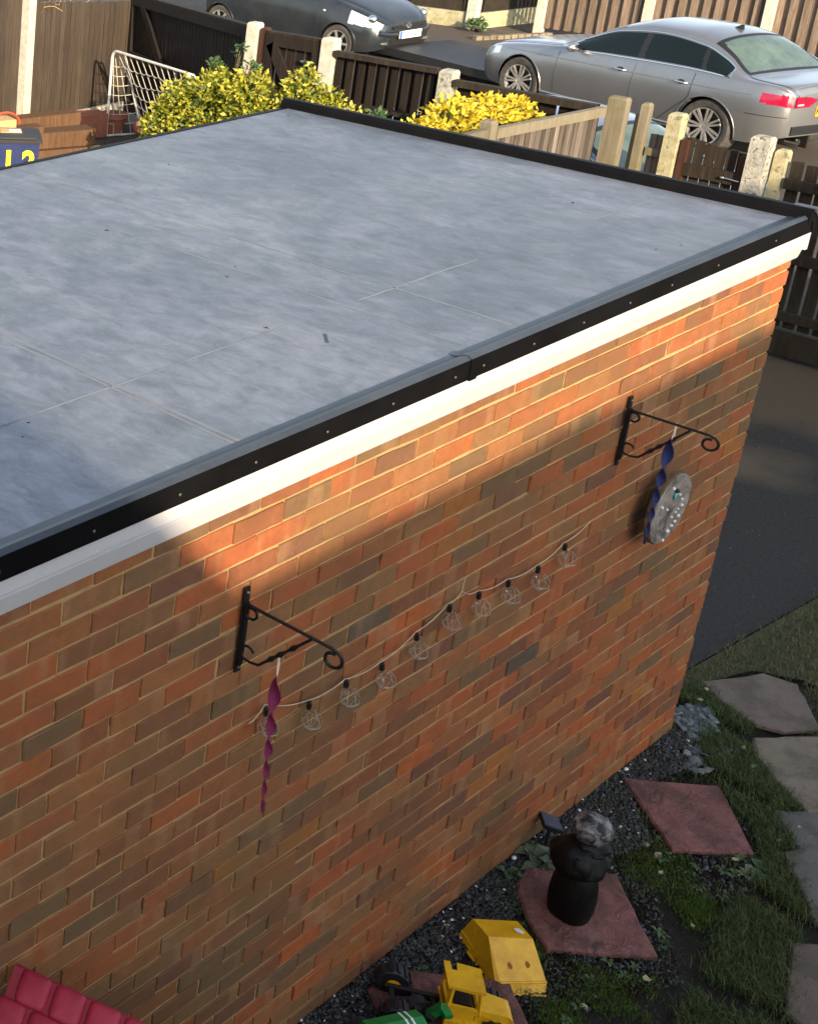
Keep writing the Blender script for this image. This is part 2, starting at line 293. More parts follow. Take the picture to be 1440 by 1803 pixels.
# ------------------------------------------------------------------ helpers
def link(name, data, parent=None):
    o = bpy.data.objects.new(name, data); COL.objects.link(o)
    if parent: o.parent = parent
    return o
def tag(o, label=None, cat=None, group=None, kind=None):
    if label: o['label'] = label
    if cat: o['category'] = cat
    if group: o['group'] = group
    if kind: o['kind'] = kind
    return o
def empty(name, loc, label, cat, group=None, rz=0):
    o = link(name, None); o.location = loc; o.rotation_euler = (0, 0, rz); o.empty_display_size = .1
    return tag(o, label, cat, group)
def wloc(p):
    v = Vector((0, 0, 0))
    while p: v += p.location; p = p.parent
    return v
class MB:
    def __init__(s): s.v = []; s.f = []
    def add(s, vs, fs):
        n = len(s.v); s.v.extend([tuple(x) for x in vs]); s.f.extend([tuple(i + n for i in f) for f in fs]); return s
    def box(s, c, d, rz=0, R=None, ch=0):
        x, y, z = d[0] / 2, d[1] / 2, d[2] / 2
        P = [(-x, -y, -z), (x, -y, -z), (x, y, -z), (-x, y, -z), (-x, -y, z), (x, -y, z), (x, y, z), (-x, y, z)]
        Q = R if R is not None else Matrix.Rotation(rz, 3, 'Z')
        c = Vector(c)
        return s.add([c + Q @ Vector(p) for p in P], [(0, 3, 2, 1), (4, 5, 6, 7), (0, 1, 5, 4), (1, 2, 6, 5), (2, 3, 7, 6), (3, 0, 4, 7)])
    def beam(s, a, b, w_, h_, up=(0, 0, 1)):
        a = Vector(a); b = Vector(b); d = (b - a); L = d.length; d.normalize(); u = Vector(up); r = d.cross(u).normalized(); u = r.cross(d)
        R = Matrix((d, r, u)).transposed()
        return s.box((a + b) / 2, (L, w_, h_), R=R)
    def tube(s, pts, r, n=6, closed=False):
        P = [Vector(p) for p in pts]; N = len(P); rr = r if hasattr(r, '__len__') else [r] * N
        vs = []; prev = None
        for i, p in enumerate(P):
            a = P[(i - 1) % N] if (closed or i > 0) else p; b = P[(i + 1) % N] if (closed or i < N - 1) else p
            tdir = (b - a).normalized() if (b - a).length > 1e-9 else Vector((0, 0, 1))
            if prev is None:
                u = tdir.orthogonal().normalized()
            else:
                u = (prev - tdir * prev.dot(tdir)); u = u.normalized() if u.length > 1e-6 else tdir.orthogonal().normalized()
            prev = u; v = tdir.cross(u)
            for k in range(n):
                an = 2 * PI * k / n; vs.append(p + (u * math.cos(an) + v * math.sin(an)) * rr[i])
        fs = []
        for i in range(N if closed else N - 1):
            j = (i + 1) % N
            for k in range(n): fs.append((i * n + k, i * n + (k + 1) % n, j * n + (k + 1) % n, j * n + k))
        if not closed: fs += [tuple(range(n))[::-1], tuple((N - 1) * n + k for k in range(n))]
        return s.add(vs, fs)
    def lathe(s, prof, n=16, c=(0, 0, 0), R=None, caps=True):
        c = Vector(c); R = R or Matrix.Identity(3); vs = []
        for (r, z) in prof:
            for k in range(n):
                a = 2 * PI * k / n; vs.append(c + R @ Vector((r * math.cos(a), r * math.sin(a), z)))
        fs = []
        for i in range(len(prof) - 1):
            for k in range(n): fs.append((i * n + k, i * n + (k + 1) % n, (i + 1) * n + (k + 1) % n, (i + 1) * n + k))
        if caps: fs += [tuple(range(n))[::-1], tuple((len(prof) - 1) * n + k for k in range(n))]
        return s.add(vs, fs)
    def prism(s, poly, z0, z1, inset=0.006):
        n = len(poly); c = [sum(p[0] for p in poly) / n, sum(p[1] for p in poly) / n]
        def sh(p):
            dx, dy = p[0] - c[0], p[1] - c[1]; L = math.hypot(dx, dy); k = (L - inset * 1.3) / L; return (c[0] + dx * k, c[1] + dy * k)
        vs = [(p[0], p[1], z0) for p in poly] + [(p[0], p[1], z1 - inset) for p in poly] + [(*sh(p), z1) for p in poly]
        fs = [tuple(range(n))[::-1]]
        for i in range(n):
            j = (i + 1) % n; fs += [(i, j, n + j, n + i), (n + i, n + j, 2 * n + j, 2 * n + i)]
        fs.append(tuple(2 * n + i for i in range(n)))
        return s.add(vs, fs)
    def sphere(s, c, r, nu=12, nv=8, sc=(1, 1, 1), disp=None):
        vs = []; c = Vector(c)
        for i in range(nv + 1):
            th = PI * i / nv
            for k in range(nu):
                ph = 2 * PI * k / nu; d = Vector((math.sin(th) * math.cos(ph), math.sin(th) * math.sin(ph), math.cos(th)))
                q = r * (1 + (disp(d) if disp else 0)); vs.append(c + Vector((d.x * sc[0], d.y * sc[1], d.z * sc[2])) * q)
        fs = []
        for i in range(nv):
            for k in range(nu): fs.append((i * nu + k, (i + 1) * nu + k, (i + 1) * nu + (k + 1) % nu, i * nu + (k + 1) % nu))
        return s.add(vs, fs)
    def mesh(s, name, mat, off=Vector((0, 0, 0)), smooth=False):
        me = bpy.data.meshes.new(name); me.from_pydata([(v[0] - off[0], v[1] - off[1], v[2] - off[2]) for v in s.v], [], s.f)
        me.materials.append(mat); me.update()
        if smooth:
            me.polygons.foreach_set('use_smooth', [True] * len(me.polygons))
            if smooth != 2:
                try: me.set_sharp_from_angle(angle=math.radians(38))
                except Exception: pass
        return me
    def build(s, name, mat, parent=None, smooth=False, local=False, loc=None):
        off = Vector((0, 0, 0))
        if parent and not local: off = wloc(parent)
        if loc: off = off + Vector(loc)
        o = link(name, s.mesh(name, mat, off if not loc else Vector(loc), smooth) if not parent else s.mesh(name, mat, off, smooth), parent)
        if loc: o.location = loc
        return o
def np_mesh(name, V, F, mat, parent=None, smooth=False, off=(0, 0, 0)):
    V = np.asarray(V, np.float32) - np.asarray(off, np.float32); F = np.asarray(F, np.int32); k = F.shape[1]
    me = bpy.data.meshes.new(name); me.vertices.add(len(V)); me.vertices.foreach_set('co', V.ravel())
    me.loops.add(F.size); me.loops.foreach_set('vertex_index', F.ravel())
    me.polygons.add(len(F)); me.polygons.foreach_set('loop_start', np.arange(0, F.size, k, dtype=np.int32))
    me.polygons.foreach_set('loop_total', np.full(len(F), k, np.int32))
    if smooth: me.polygons.foreach_set('use_smooth', np.ones(len(F), bool))
    me.materials.append(mat); me.update(calc_edges=True); me.validate()
    return link(name, me, parent)
def thing(name, mb, mat, label, cat, group=None, smooth=False, base=None):
    vs = np.array(mb.v); b = base or (float(vs[:, 0].mean()), float(vs[:, 1].mean()), float(vs[:, 2].min()))
    me = mb.mesh(name, mat, Vector(b), smooth); o = link(name, me); o.location = b
    return tag(o, label, cat, group)
def copy_tree(o, parent=None):
    c = o.copy(); COL.objects.link(c)
    if parent: c.parent = parent
    for ch in list(o.children): copy_tree(ch, c)
    return c

# ------------------------------------------------------------------ ground
g = MB().add([(-300, -300, -.02), (300, -300, -.02), (300, 300, -.02), (-300, 300, -.02)], [(0, 1, 2, 3)]).build('ground', MT['ground']); tag(g, kind='structure')
drive_poly = [(0.02, .20), (.60, .17), (1.87, .07), (5.36, -.2), (5.36, 2.6), (5.0, 9.85), (0.02, 9.85)]
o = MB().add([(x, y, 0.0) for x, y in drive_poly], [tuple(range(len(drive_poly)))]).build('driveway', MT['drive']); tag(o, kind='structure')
o = MB().add([(5.5, -20, -.004), (60, -20, -.004), (60, 40, -.004), (5.5, 40, -.004)], [(0, 1, 2, 3)]).build('road', MT['road']); tag(o, kind='structure')
lawn_poly = [(.05, .19), (.60, .16), (1.87, .06), (5.36, -.21), (5.36, -2.4), (1.1, -2.4), (.9, -.6), (.95, -.2), (.83, -.02), (.5, .08)]
o = MB().add([(x, y, .004) for x, y in lawn_poly], [tuple(range(len(lawn_poly)))]).build('lawn', MT['lawn_soil']); tag(o, kind='structure')

# ------------------------------------------------------------------ houses that throw the shade
def house(name, x0, x1, y0, y1, zeave, zridge, label, ridge_x=True):
    h = empty(name, ((x0 + x1) / 2, (y0 + y1) / 2, 0), label, 'house')
    MB().box(((x0 + x1) / 2, (y0 + y1) / 2, zeave / 2), (x1 - x0, y1 - y0, zeave)).build('wall', MT['render'], h)
    ym = (y0 + y1) / 2; ov = .0; xm = (x0 + x1) / 2
    if not ridge_x:
        MB().add([(x0, y0, zeave), (x1, y0, zeave), (x1, y1, zeave), (x0, y1, zeave), (xm, y0, zridge), (xm, y1, zridge)], [(1, 2, 5, 4), (3, 0, 4, 5), (0, 1, 4), (2, 3, 5)]).build('roof', MT['rooftile'], h); return h
    MB().add([(x0, y0 - ov, zeave), (x1, y0 - ov, zeave), (x1, y1 + ov, zeave), (x0, y1 + ov, zeave), (x0, ym, zridge), (x1, ym, zridge)],
             [(0, 1, 5, 4), (2, 3, 4, 5), (1, 2, 5), (3, 0, 4)]).build('roof', MT['rooftile'], h)
    return h
house('house', -15.6, -8.40, -9.0, -5.0, 4.86, 8.20, 'rendered house with steep tiled gable behind the viewpoint', False)
house('neighbouring_house', -17.5, -1.4, -13.05, -9.05, 4.2, 6.50, 'low rendered house with tiled roof beyond the garden')

# ------------------------------------------------------------------ garage
GX0 = -7.2; GD = 2.42
gar = empty('garage', (-3.5, 1.2, 0), 'orange brick flat roofed garage with grey rubber roof and white fascia', 'garage')
MB().box(((GX0 - .004) / 2, GD / 2, 1.2), (-GX0 - .004, GD - .004, 2.39)).build('mortar', MT['mortar'], gar)
# bricks of the front wall
def brick_mesh(i, L=.2188, H=.0655):
    rs = random.Random(100 + i + int(L * 1e4)); e = .0022 + rs.random() * .0018; D = .03; y0 = -.0005 - rs.random() * .0025
    j = lambda s=.0018: rs.uniform(-s, s)
    x, z = L / 2, H / 2; mb = MB()
    n = 12; ch = lambda: -abs(rs.gauss(0, .0012)) - (.0035 * rs.random() if rs.random() < .16 else 0)
    ring = [(-x - ch() * .6, -z - ch() * .6), (-x * .34 + j(.02), -z - ch()), (x * .34 + j(.02), -z - ch()), (x + ch() * .6, -z - ch() * .6), (x + ch(), -z * .3 + j(.006)), (x + ch(), z * .3 + j(.006)),
            (x + ch() * .6, z + ch() * .6), (x * .34 + j(.02), z + ch()), (-x * .34 + j(.02), z + ch()), (-x - ch() * .6, z + ch() * .6), (-x - ch(), z * .3 + j(.006)), (-x - ch(), -z * .3 + j(.006))]
    vs = [(a, D, c) for a, c in ring] + [(a, y0 + .0012, c) for a, c in ring]
    for k, (a, c) in enumerate(ring):
        ee = e * rs.uniform(.35, 1.0)
        vs.append((a - math.copysign(min(ee, abs(a)), a), y0 - .0022 + j(.0008), c - math.copysign(min(ee, abs(c)), c)))
    fs = [(n + k, n + (k + 1) % n, (k + 1) % n, k) for k in range(n)] + [(2 * n + k, 2 * n + (k + 1) % n, n + (k + 1) % n, n + k) for k in range(n)] + [tuple(2 * n + k for k in range(n))[::-1]]
    fs = [f[::-1] for f in fs]
    return mb.add(vs, fs)
NV = 14
full = [brick_mesh(i) for i in range(NV)]; half = [brick_mesh(i, .106) for i in range(6)]
spots = []
camxy = np.array([-6.57, -2.03, 4.3])
for n in range(1, 33):
    zc = 2.4 - .075 * n + .005 + .0325
    off = .11 if n % 2 else .2225
    xr = 0.0; k = 0
    edges = [0.0] + [-(off + .225 * k) for k in range(34)]
    for a, b_ in zip(edges[:-1], edges[1:]):
        if b_ < GX0: break
        L = a - b_ - (.010 if a < 0 else .0025)
        xc = (a - (.005 if a < 0 else 0) + b_ + .005) / 2
        kind = 'half' if (a - b_) < .15 else 'full'
        d = np.linalg.norm(np.array([xc, 0, zc]) - camxy)
        vis = xc > -4.75 and not (xc < -4.0 and zc < .9 + (xc + 4.0) * 0) 
        spots.append((d if vis else d + 100, xc, zc, kind))
spots.sort()
bm_f = [mb.mesh('brick', MT['brick']) for mb in full]; bm_h = [mb.mesh('brick', MT['brick']) for mb in half]
rest = MB(); gl = gar.location
for i, (d, xc, zc, kind) in enumerate(spots):
    rs = random.Random(i * 31 + 5); dx, dz = rs.gauss(0, .0014), rs.gauss(0, .0009); yy = min(.0022, rs.gauss(.0004, .0013)); tilt = max(-.014, min(.014, rs.gauss(0, .006))); yaw = max(-.008, min(.008, rs.gauss(0, .004)))
    if i < 300:
        me = bm_f[rs.randrange(NV)] if kind == 'full' else bm_h[rs.randrange(6)]
        o = link('brick', me, gar); o.location = (xc + dx - gl.x, yy - gl.y, zc + dz - gl.z); o.rotation_euler = (tilt, rs.choice((0, PI)) + rs.gauss(0, .004), yaw)
    else:
        mb = full[rs.randrange(NV)] if kind == 'full' else half[rs.randrange(6)]
        R = Matrix.Rotation(yaw, 3, 'Z') @ Matrix.Rotation(tilt, 3, 'X') @ Matrix.Rotation(rs.choice((0, PI)), 3, 'Y')
        rest.add([R @ Vector(v) + Vector((xc + dx, yy, zc + dz)) for v in mb.v], mb.f)
# return faces of the corner (right hand side wall)
for n in range(1, 33):
    zc = 2.4 - .075 * n + .0375; off = .2225 if n % 2 else .11
    ys = [.0] + [off + .225 * k for k in range(12)]
    for a, b_ in zip(ys[:-1], ys[1:]):
        if b_ > GD: break
        rs = random.Random(n * 77 + int(a * 100)); L = b_ - a - .01; mb = full[rs.randrange(NV)]; sx = L / .2188
        Rz = Matrix.Rotation(PI / 2, 3, 'Z')
        if a > 0: rest.add([Rz @ Vector((v[0] * sx, v[1], v[2])) + Vector((-.002, (a + b_) / 2, zc)) for v in mb.v], mb.f)
o = rest.build('brick_mass', MT['brick_i'], gar); o['kind'] = 'stuff'
gaps = MB()
for n in range(2, 33):
    off = .11 if n % 2 else .2225
    for k in range(30):
        rs = random.Random(n * 100 + k); x = -(off + .225 * k)
        if x < -5 or rs.random() > .30: continue
        sd_ = rs.choice((-1, 1)); zt = 2.4 - .075 * n + .070; zb_ = zt - rs.uniform(.02, .062); w1, w2 = rs.uniform(.0012, .0026), rs.uniform(.001, .0034); x += sd_ * .0032 + rs.gauss(0, .0006); y = .0012
        gaps.add([(x - w1, y, zt), (x + w1, y, zt), (x + w2, y, (zt + zb_) / 2), (x + w1 * .6, y, zb_), (x - w1 * .6, y, zb_), (x - w2, y, (zt + zb_) / 2), (x - w1, y + .01, zt), (x + w1, y + .01, zt), (x + w1 * .6, y + .01, zb_), (x - w1 * .6, y + .01, zb_)], [(5, 4, 3, 2, 1, 0)])
o = gaps.build('open_joint', MT['ink'], gar); o['kind'] = 'stuff'
# roof
rz = 2.56
MB().box(((GX0 + -.055) / 2, (GD + .0) / 2, rz - .06), (-GX0 - .055, GD - .02, .12)).build('roof_membrane', MT['membrane'], gar)
def seam(pts, wd=.010, h=.003):
    mb = MB(); rs = random.Random(len(pts))
    for a, b_ in zip(pts[:-1], pts[1:]):
        a = Vector((*a, rz)); b_ = Vector((*b_, rz)); mb.beam(a, b_, wd, h * 2)
    mb.build('seam', MT['seam'], gar)
def wob(a, b_, n=14, s=.0016):
    rs = random.Random(int(a[0] * 100)); return [(a[0] + (b_[0] - a[0]) * i / n + rs.gauss(0, s), a[1] + (b_[1] - a[1]) * i / n + rs.gauss(0, s)) for i in range(n + 1)]
seam(wob((-2.13, 2.40), (-2.14, .05)), .007, .0016); seam(wob((-2.45, 1.5), (-2.43, .05)), .006, .0016)
seam(wob((-3.58, 2.40), (-3.58, .03)), .009, .0022); seam(wob((-3.605, 2.0), (-3.605, .03)), .005, .0016)
seam(wob((-5.6, .47), (-2.75, .47), 18), .006, .0016); seam(wob((-2.35, .47), (-1.6, .47), 8), .006, .0016); seam(wob((-.75, .46), (-.25, .46), 6), .006, .0016)
# scuffed leaf-shaped mark on the membrane, flat dark patch
MB().beam((-2.775, .305, rz), (-2.715, .355, rz), .012, .0015).build('dark_patch', MT['trim_top'], gar)
def strip(name, prof, x0, x1, mat, n=1):
    # profile in (y,z) extruded along x
    vs = [(x, y, z) for x in (x0, x1) for y, z in prof]; k = len(prof)
    fs = [(i, (i + 1) % k, k + (i + 1) % k, k + i) for i in range(k)] + [tuple(range(k))[::-1], tuple(range(k, 2 * k))]
    return MB().add(vs, fs).build(name, mat, gar)
XJ = -2.53
def edge_trim(x0, x1, lift):
    strip('edge_trim', [(.022, rz - .01), (.022, rz + .003 + lift), (-.004, rz + .006 + lift), (-.010, rz + .012 + lift), (-.030 - lift, rz + .020 + lift), (-.043 - lift, rz + .010 + lift), (-.038, rz - .01)], x0, x1, MT['trim_top'])
    strip('black_drip_trim', [(-.036, rz + .008), (-.0445 - lift, rz + .009 + lift), (-.046 - lift, rz - .058 - lift), (-.036, rz - .06)], x0, x1, MT['trim_black'])
edge_trim(GX0, XJ - .022, 0); edge_trim(XJ + .022, .002, 0); edge_trim(XJ - .02, XJ + .02, .0035)
for x in [-.35, -.85, -1.22, -1.53, -1.85, -2.17, -2.47, -2.63, -2.96, -3.28, -3.60, -3.91, -4.23, -4.55]:
    mb = MB(); mb.sphere((x, -.0465, rz - .028), .0048, 8, 5, (1, .5, 1)); mb.build('screw', MT['screw'], gar, True)
strip('fascia_board', [(-.0345, 2.4505), (-.0345, 2.507), (.0, 2.507), (.0, 2.4425), (-.024, 2.4425), (-.024, 2.4475)], GX0, .006, MT['upvc'])
strip('fascia_lip', [(-.019, 2.382), (-.031, 2.430), (-.0335, 2.4405), (-.0275, 2.4425), (-.0015, 2.4425), (-.0015, 2.382)], GX0, .006, MT['upvc'])
strip('fascia_joint', [(-.0362, 2.4475), (-.0362, 2.5), (-.033, 2.5), (-.033, 2.4475)], -1.98, -1.80, MT['upvc'])
strip('fascia_end_cap', [(-.0375, 2.42), (-.0375, 2.509), (.03, 2.509), (.03, 2.42)], .0065, .03, MT['upvc'])
for x in (-4.2, -3.35, -2.5, -1.6, -.8):
    mb = MB(); mb.sphere((x, -.034, 2.458), .006, 8, 5, (1, .5, 1)); mb.build('fascia_pin', MT['upvc'], gar, True)
rs = random.Random(88); mb = MB()
for i in range(16):
    x, y = rs.uniform(-4.6, -.15), rs.uniform(.06, 2.35); L_ = rs.uniform(.004, .013); a_ = rs.uniform(0, PI); w_ = L_ * rs.uniform(.12, .5); dx, dy = math.cos(a_), math.sin(a_); z_ = rz + .001
    mb.add([(x - dx * L_, y - dy * L_, z_), (x + dy * w_, y - dx * w_, z_ + .003), (x + dx * L_, y + dy * L_, z_), (x - dy * w_, y + dx * w_, z_ + .002)], [(0, 1, 2), (0, 2, 3)])
o = mb.build('roof_debris', MT['clod'], gar); o['kind'] = 'stuff'
# right hand kerb trim
mb = MB(); prof = [(-.062, rz - .005), (-.058, rz + .03), (-.035, rz + .046), (.004, rz + .044), (.010, rz - .06), (.0, rz - .06), (-.02, rz - .005)]
k = len(prof); vs = [(x, y, z) for y in (-.05, GD + .03) for x, z in prof]
mb.add(vs, [(i, k + i, k + (i + 1) % k, (i + 1) % k) for i in range(k)] + [tuple(range(k)), tuple(range(k, 2 * k))[::-1]]); mb.build('kerb_trim', MT['trim_black'], gar)
mb = MB().add([(-.030, -.055, rz + .049), (.016, -.055, rz + .047), (.016, .03, rz + .047), (-.030, .03, rz + .049), (-.030, -.055, rz + .035), (.016, -.055, rz + .0), (.016, .03, rz + .0), (-.030, .03, rz + .035)],
              [(0, 1, 2, 3), (4, 5, 1, 0), (5, 6, 2, 1), (6, 7, 3, 2), (7, 4, 0, 3)]); mb.build('corner_cap', MT['trim_top'], gar)
strip('back_trim', [(GD - .02, rz - .02), (GD - .02, rz + .004), (GD + .012, rz + .002), (GD + .012, rz - .1)], GX0, -.03, MT['trim_black'])

# ------------------------------------------------------------------ wall brackets
def spiral(c, r0, r1, a0, a1, n=14, plane='x'):
    out = []
    for i in range(n + 1):
        tt = i / n; r = r0 + (r1 - r0) * tt; a = a0 + (a1 - a0) * tt
        out.append((c[0] + r * math.cos(a), c[1], c[2] + r * math.sin(a)))
    return out
def bracket(x, ztop, dirx, diry, label):
    h = .285; z1 = ztop; z0 = ztop - h
    B = empty('wall_bracket', (x, -.012, z0), label, 'wall bracket', 'black iron hanging basket brackets')
    D = Vector((dirx, diry, 0)).normalized(); T = lambda s_, z: (x + D.x * s_, -.014 + D.y * s_, z)
    mb = MB(); mb.box((x, -.0125, (z0 + z1) / 2), (.024, .006, h)); mb.box((x, -.0185, (z0 + z1) / 2 - .01), (.016, .009, h * .74)); mb.build('backplate', MT['iron'], B)
    for zz in (z1 - .015, z0 + .015):
        mb = MB(); mb.sphere((x, -.0165, zz), .005, 8, 5); mb.build('screw', MT['screw'], B, True)
    L = .30
    # top arm: slopes slightly, ends in a downward scroll
    za = z1 - .058; arm = [T(.0, za)] + [T(.008 + i * (L - .05) / 8, za + .004 - .002 * i) for i in range(9)]
    e = len(arm); cx, cz = L - .035, za - .015 - .030
    for i in range(15):
        a = PI / 2 - i * (2 * PI * 1.05) / 14; r = .030 - .012 * i / 14; arm.append(T(cx + r * math.cos(a), cz + r * math.sin(a)))
    mb = MB(); mb.tube(arm, .0052, 6); mb.build('arm', MT['iron'], B, True)
    mb = MB(); mb.tube([T(.002 + .018 + .018 * math.cos(a), za - .020 + .018 * math.sin(a)) for a in np.linspace(PI, -PI * .75, 12)], .0045, 6); mb.build('scroll', MT['iron'], B, True)
    # lower brace rising from bottom scroll to arm
    zb = z0 + .075; br = []
    for i in range(11):
        a = PI * .1 + i * PI * 1.15 / 10; br.append(T(.022 + .020 * math.cos(a), zb + .002 + .020 * math.sin(a)))
    x_s, z_s = .022 - .02, zb - .02
    br += [T(.012, zb - .022), T(.035, zb - .026)]
    for i in range(13):
        tt = i / 12; br.append(T(.06 + tt * (.20 - .06), zb - .022 + tt * (za - .014 - (zb - .022))))
    rr = [.0042] * (len(br) - 13) + [.0042 + (.0045 if i in (3, 5, 8) else 0) for i in range(13)]
    mb = MB(); mb.tube(br, rr, 6); mb.build('brace', MT['iron'], B, True)
    return B, T, za, zb
B1, T1, za1, zb1 = bracket(-3.515, 2.09, .14, -.99, 'black iron scroll bracket nearer the left, with maroon spinner hanging from it')
B2, T2, za2, zb2 = bracket(-1.262, 2.085, .2, -.98, 'black iron scroll bracket near the right corner, with blue spinner hanging from it')
def spinner(top, L, w0, turns, lean, mat, label):
    S = empty('twisted_spinner', (top[0], top[1], top[2] - L), label, 'garden spinner')
    n = 120; vs = []; fs = []
    for i in range(n + 1):
        tt = i / n; a = turns * 2 * PI * (tt ** 1.35) + .5; wv = w0 * (1 - .78 * tt) * min(1, tt * 14 + .05); c = Vector((top[0] + lean[0] * tt, top[1] + lean[1] * tt, top[2] - L * tt))
        d = Vector((math.cos(a), math.sin(a), 0)); nn = Vector((-d.y, d.x, 0)) * .0012
        vs += [c + d * wv / 2 + nn, c - d * wv / 2 + nn, c - d * wv / 2 - nn, c + d * wv / 2 - nn]
        if i: 
            b0, b1 = (i - 1) * 4, i * 4
            for k in range(4): fs.append((b0 + k, b0 + (k + 1) % 4, b1 + (k + 1) % 4, b1 + k))
    MB().add(vs, fs).build('ribbon', mat, S)
    return S
p = Vector(T1(.118, zb1 + .038))
S1 = spinner(p + Vector((0, 0, -.058)), .50, .040, 2.9, (.022, .0), MT['maroon'], 'maroon twisted ribbon spinner hanging under the left bracket')
mb = MB(); mb.tube([p + Vector((0, 0, .004)), p + Vector((.004, 0, -.03)), p + Vector((0, 0, -.068))], .0022, 5); mb.tube([p + Vector((-.003, 0, .004)), p + Vector((-.003, 0, -.03)), p + Vector((0, 0, -.068))], .0018, 5); mb.build('hanging_loop', MT['twine'], S1)
p = Vector(T2(.155, za2 - .008))
S2 = spinner(p + Vector((-.012, 0, -.05)), .45, .042, 2.7, (.0, .01), MT['blue'], 'dark blue twisted ribbon spinner hanging from the right bracket')
mb = MB(); mb.tube([p + Vector((-.012, 0, -.055)), p + Vector((0, 0, .008)), p + Vector((.006, 0, -.06))], .0022, 5); mb.build('hanging_loop', MT['twine'], S2)

# ------------------------------------------------------------------ log slice disc
c = Vector((-.875, -.065, 1.52)); yaw = math.radians(-2)
LG = empty('log_slice_plaque', (c.x, c.y, c.z - .16), 'round weathered log slice plaque with pearls hung near the wall corner', 'plaque')
ring = []
for i in range(40):
    a = 2 * PI * i / 40; r = .155 * (1 + .05 * math.sin(2 * a + .6) + .02 * math.sin(5 * a)); ring.append((r * .92 * math.cos(a), r * 1.02 * math.sin(a)))
Rz = Matrix.Rotation(yaw, 3, 'Z')
def LP(x, y, z): return c + Rz @ Vector((x, y, z))
vs = [LP(x * .97, -.024, z * .97) for x, z in ring] + [LP(x, -.019, z) for x, z in ring] + [LP(x, .0, z) for x, z in ring]
mb = MB(); n = 40; mb.add([*vs[:n]], [tuple(range(n))]); mb.build('sawn_face', MT['log'], LG)
mb = MB(); mb.add(vs, [(k, n + k, n + (k + 1) % n, (k + 1) % n) for k in range(n)] + [(n + k, 2 * n + k, 2 * n + (k + 1) % n, n + (k + 1) % n) for k in range(n)] + [tuple(range(2 * n, 3 * n))[::-1]]); mb.build('bark_rim', MT['bark'], LG, True)
for (x, z, r) in [(-.02, .095, .008), (.045, .05, .0065), (.075, .02, .006), (.085, -.01, .007), (-.085, .03, .007), (-.035, .005, .006), (.045, -.03, .006), (.02, -.045, .006), (.075, -.055, .008), (.055, -.075, .007), (.035, -.088, .007), (.01, -.105, .009), (-.012, -.14, .007), (.06, -.02, .005)]:
    mb = MB(); mb.sphere(LP(x, -.026, z), r, 8, 6); mb.build('pearl', MT['pearl'], LG, True)
mb = MB(); mb.sphere(LP(.01, -.028, .055), .016, 8, 6, (1, .4, 1)); mb.build('teal_bead', MT['teal'], LG, True)
mb = MB(); mb.sphere(LP(.006, -.03, .08), .009, 8, 6); mb.build('dark_bead', MT['ink'], LG, True)

# ------------------------------------------------------------------ string lights
BULB = [(-3.35, 1.585), (-3.125, 1.492), (-2.935, 1.487), (-2.735, 1.475), (-2.545, 1.512), (-2.365, 1.556), (-2.17, 1.538), (-1.975, 1.508), (-1.765, 1.492), (-1.58, 1.522)]
BULB = [(-3.36, 1.565), (-3.13, 1.487), (-2.935, 1.485), (-2.735, 1.468), (-2.545, 1.508), (-2.36, 1.55), (-2.17, 1.53), (-1.97, 1.505), (-1.762, 1.488), (-1.582, 1.52)]
SL = empty('string_lights', (-2.5, -.012, 1.45), 'pale string of small wire cage bulbs looping across the brick wall', 'string lights')
pts = [(-3.42, -.012, 1.575)]
for i, (x, z) in enumerate(BULB): pts.append((x, -.02, z + .052 + (.008 if i == 0 else 0)))
pts.insert(7, (-2.265, -.012, 1.612)); pts.append((-1.37, -.010, 1.59))
fine = []
for a, b_ in zip(pts[:-1], pts[1:]):
    for i in range(6):
        tt = i / 6; q = Vector(a).lerp(Vector(b_), tt); q.z -= .012 * math.sin(PI * tt); fine.append(q)
fine.append(Vector(pts[-1]))
MB().tube(fine, .0018, 5).build('cord', MT['cable'], SL, True)
MB().tube([(-2.265, -.012, 1.612), (-2.262, -.011, 1.64), (-2.256, -.012, 1.665)], .0016, 5).build('tie', MT['cable'], SL, True)
for i, (x, z) in enumerate(BULB):
    rs = random.Random(i + 3); tl = Vector((rs.uniform(-.006, .010), -.006, 0)); y = -.042
    mb = MB(); mb.lathe([(.006, .052), (.0085, .050), (.0085, .028), (.007, .024)], 8, (x, -.026, z)); sk = mb.build('lamp_holder', MT['socket'], SL, True)
    r = .032; mb = MB(); ph0 = rs.random()
    for k in range(7):
        ph = PI * 2 * k / 7 + ph0; arc = []
        for s_ in range(9):
            th = .28 + (PI - .5) * s_ / 8; arc.append((x + tl.x + r * math.sin(th) * math.cos(ph), y + .0 + r * math.sin(th) * math.sin(ph) * .95, z - .006 + r * math.cos(th)))
        mb.tube(arc, .0012, 4)
    for th in (PI * .62, PI * .9):
        mb.tube([(x + tl.x + r * math.sin(th) * math.cos(a), y + r * math.sin(th) * math.sin(a), z - .006 + r * math.cos(th)) for a in np.linspace(0, 2 * PI, 13)[:-1]], .0013, 4, True)
    mb.build('wire_cage', MT['cage'], SL, True)
    mb = MB(); mb.sphere((x + tl.x * .5, -.034, z + .012), .010, 8, 6, (1, 1, 1.4)); mb.build('glass_bulb', MT['bulb'], SL, True)

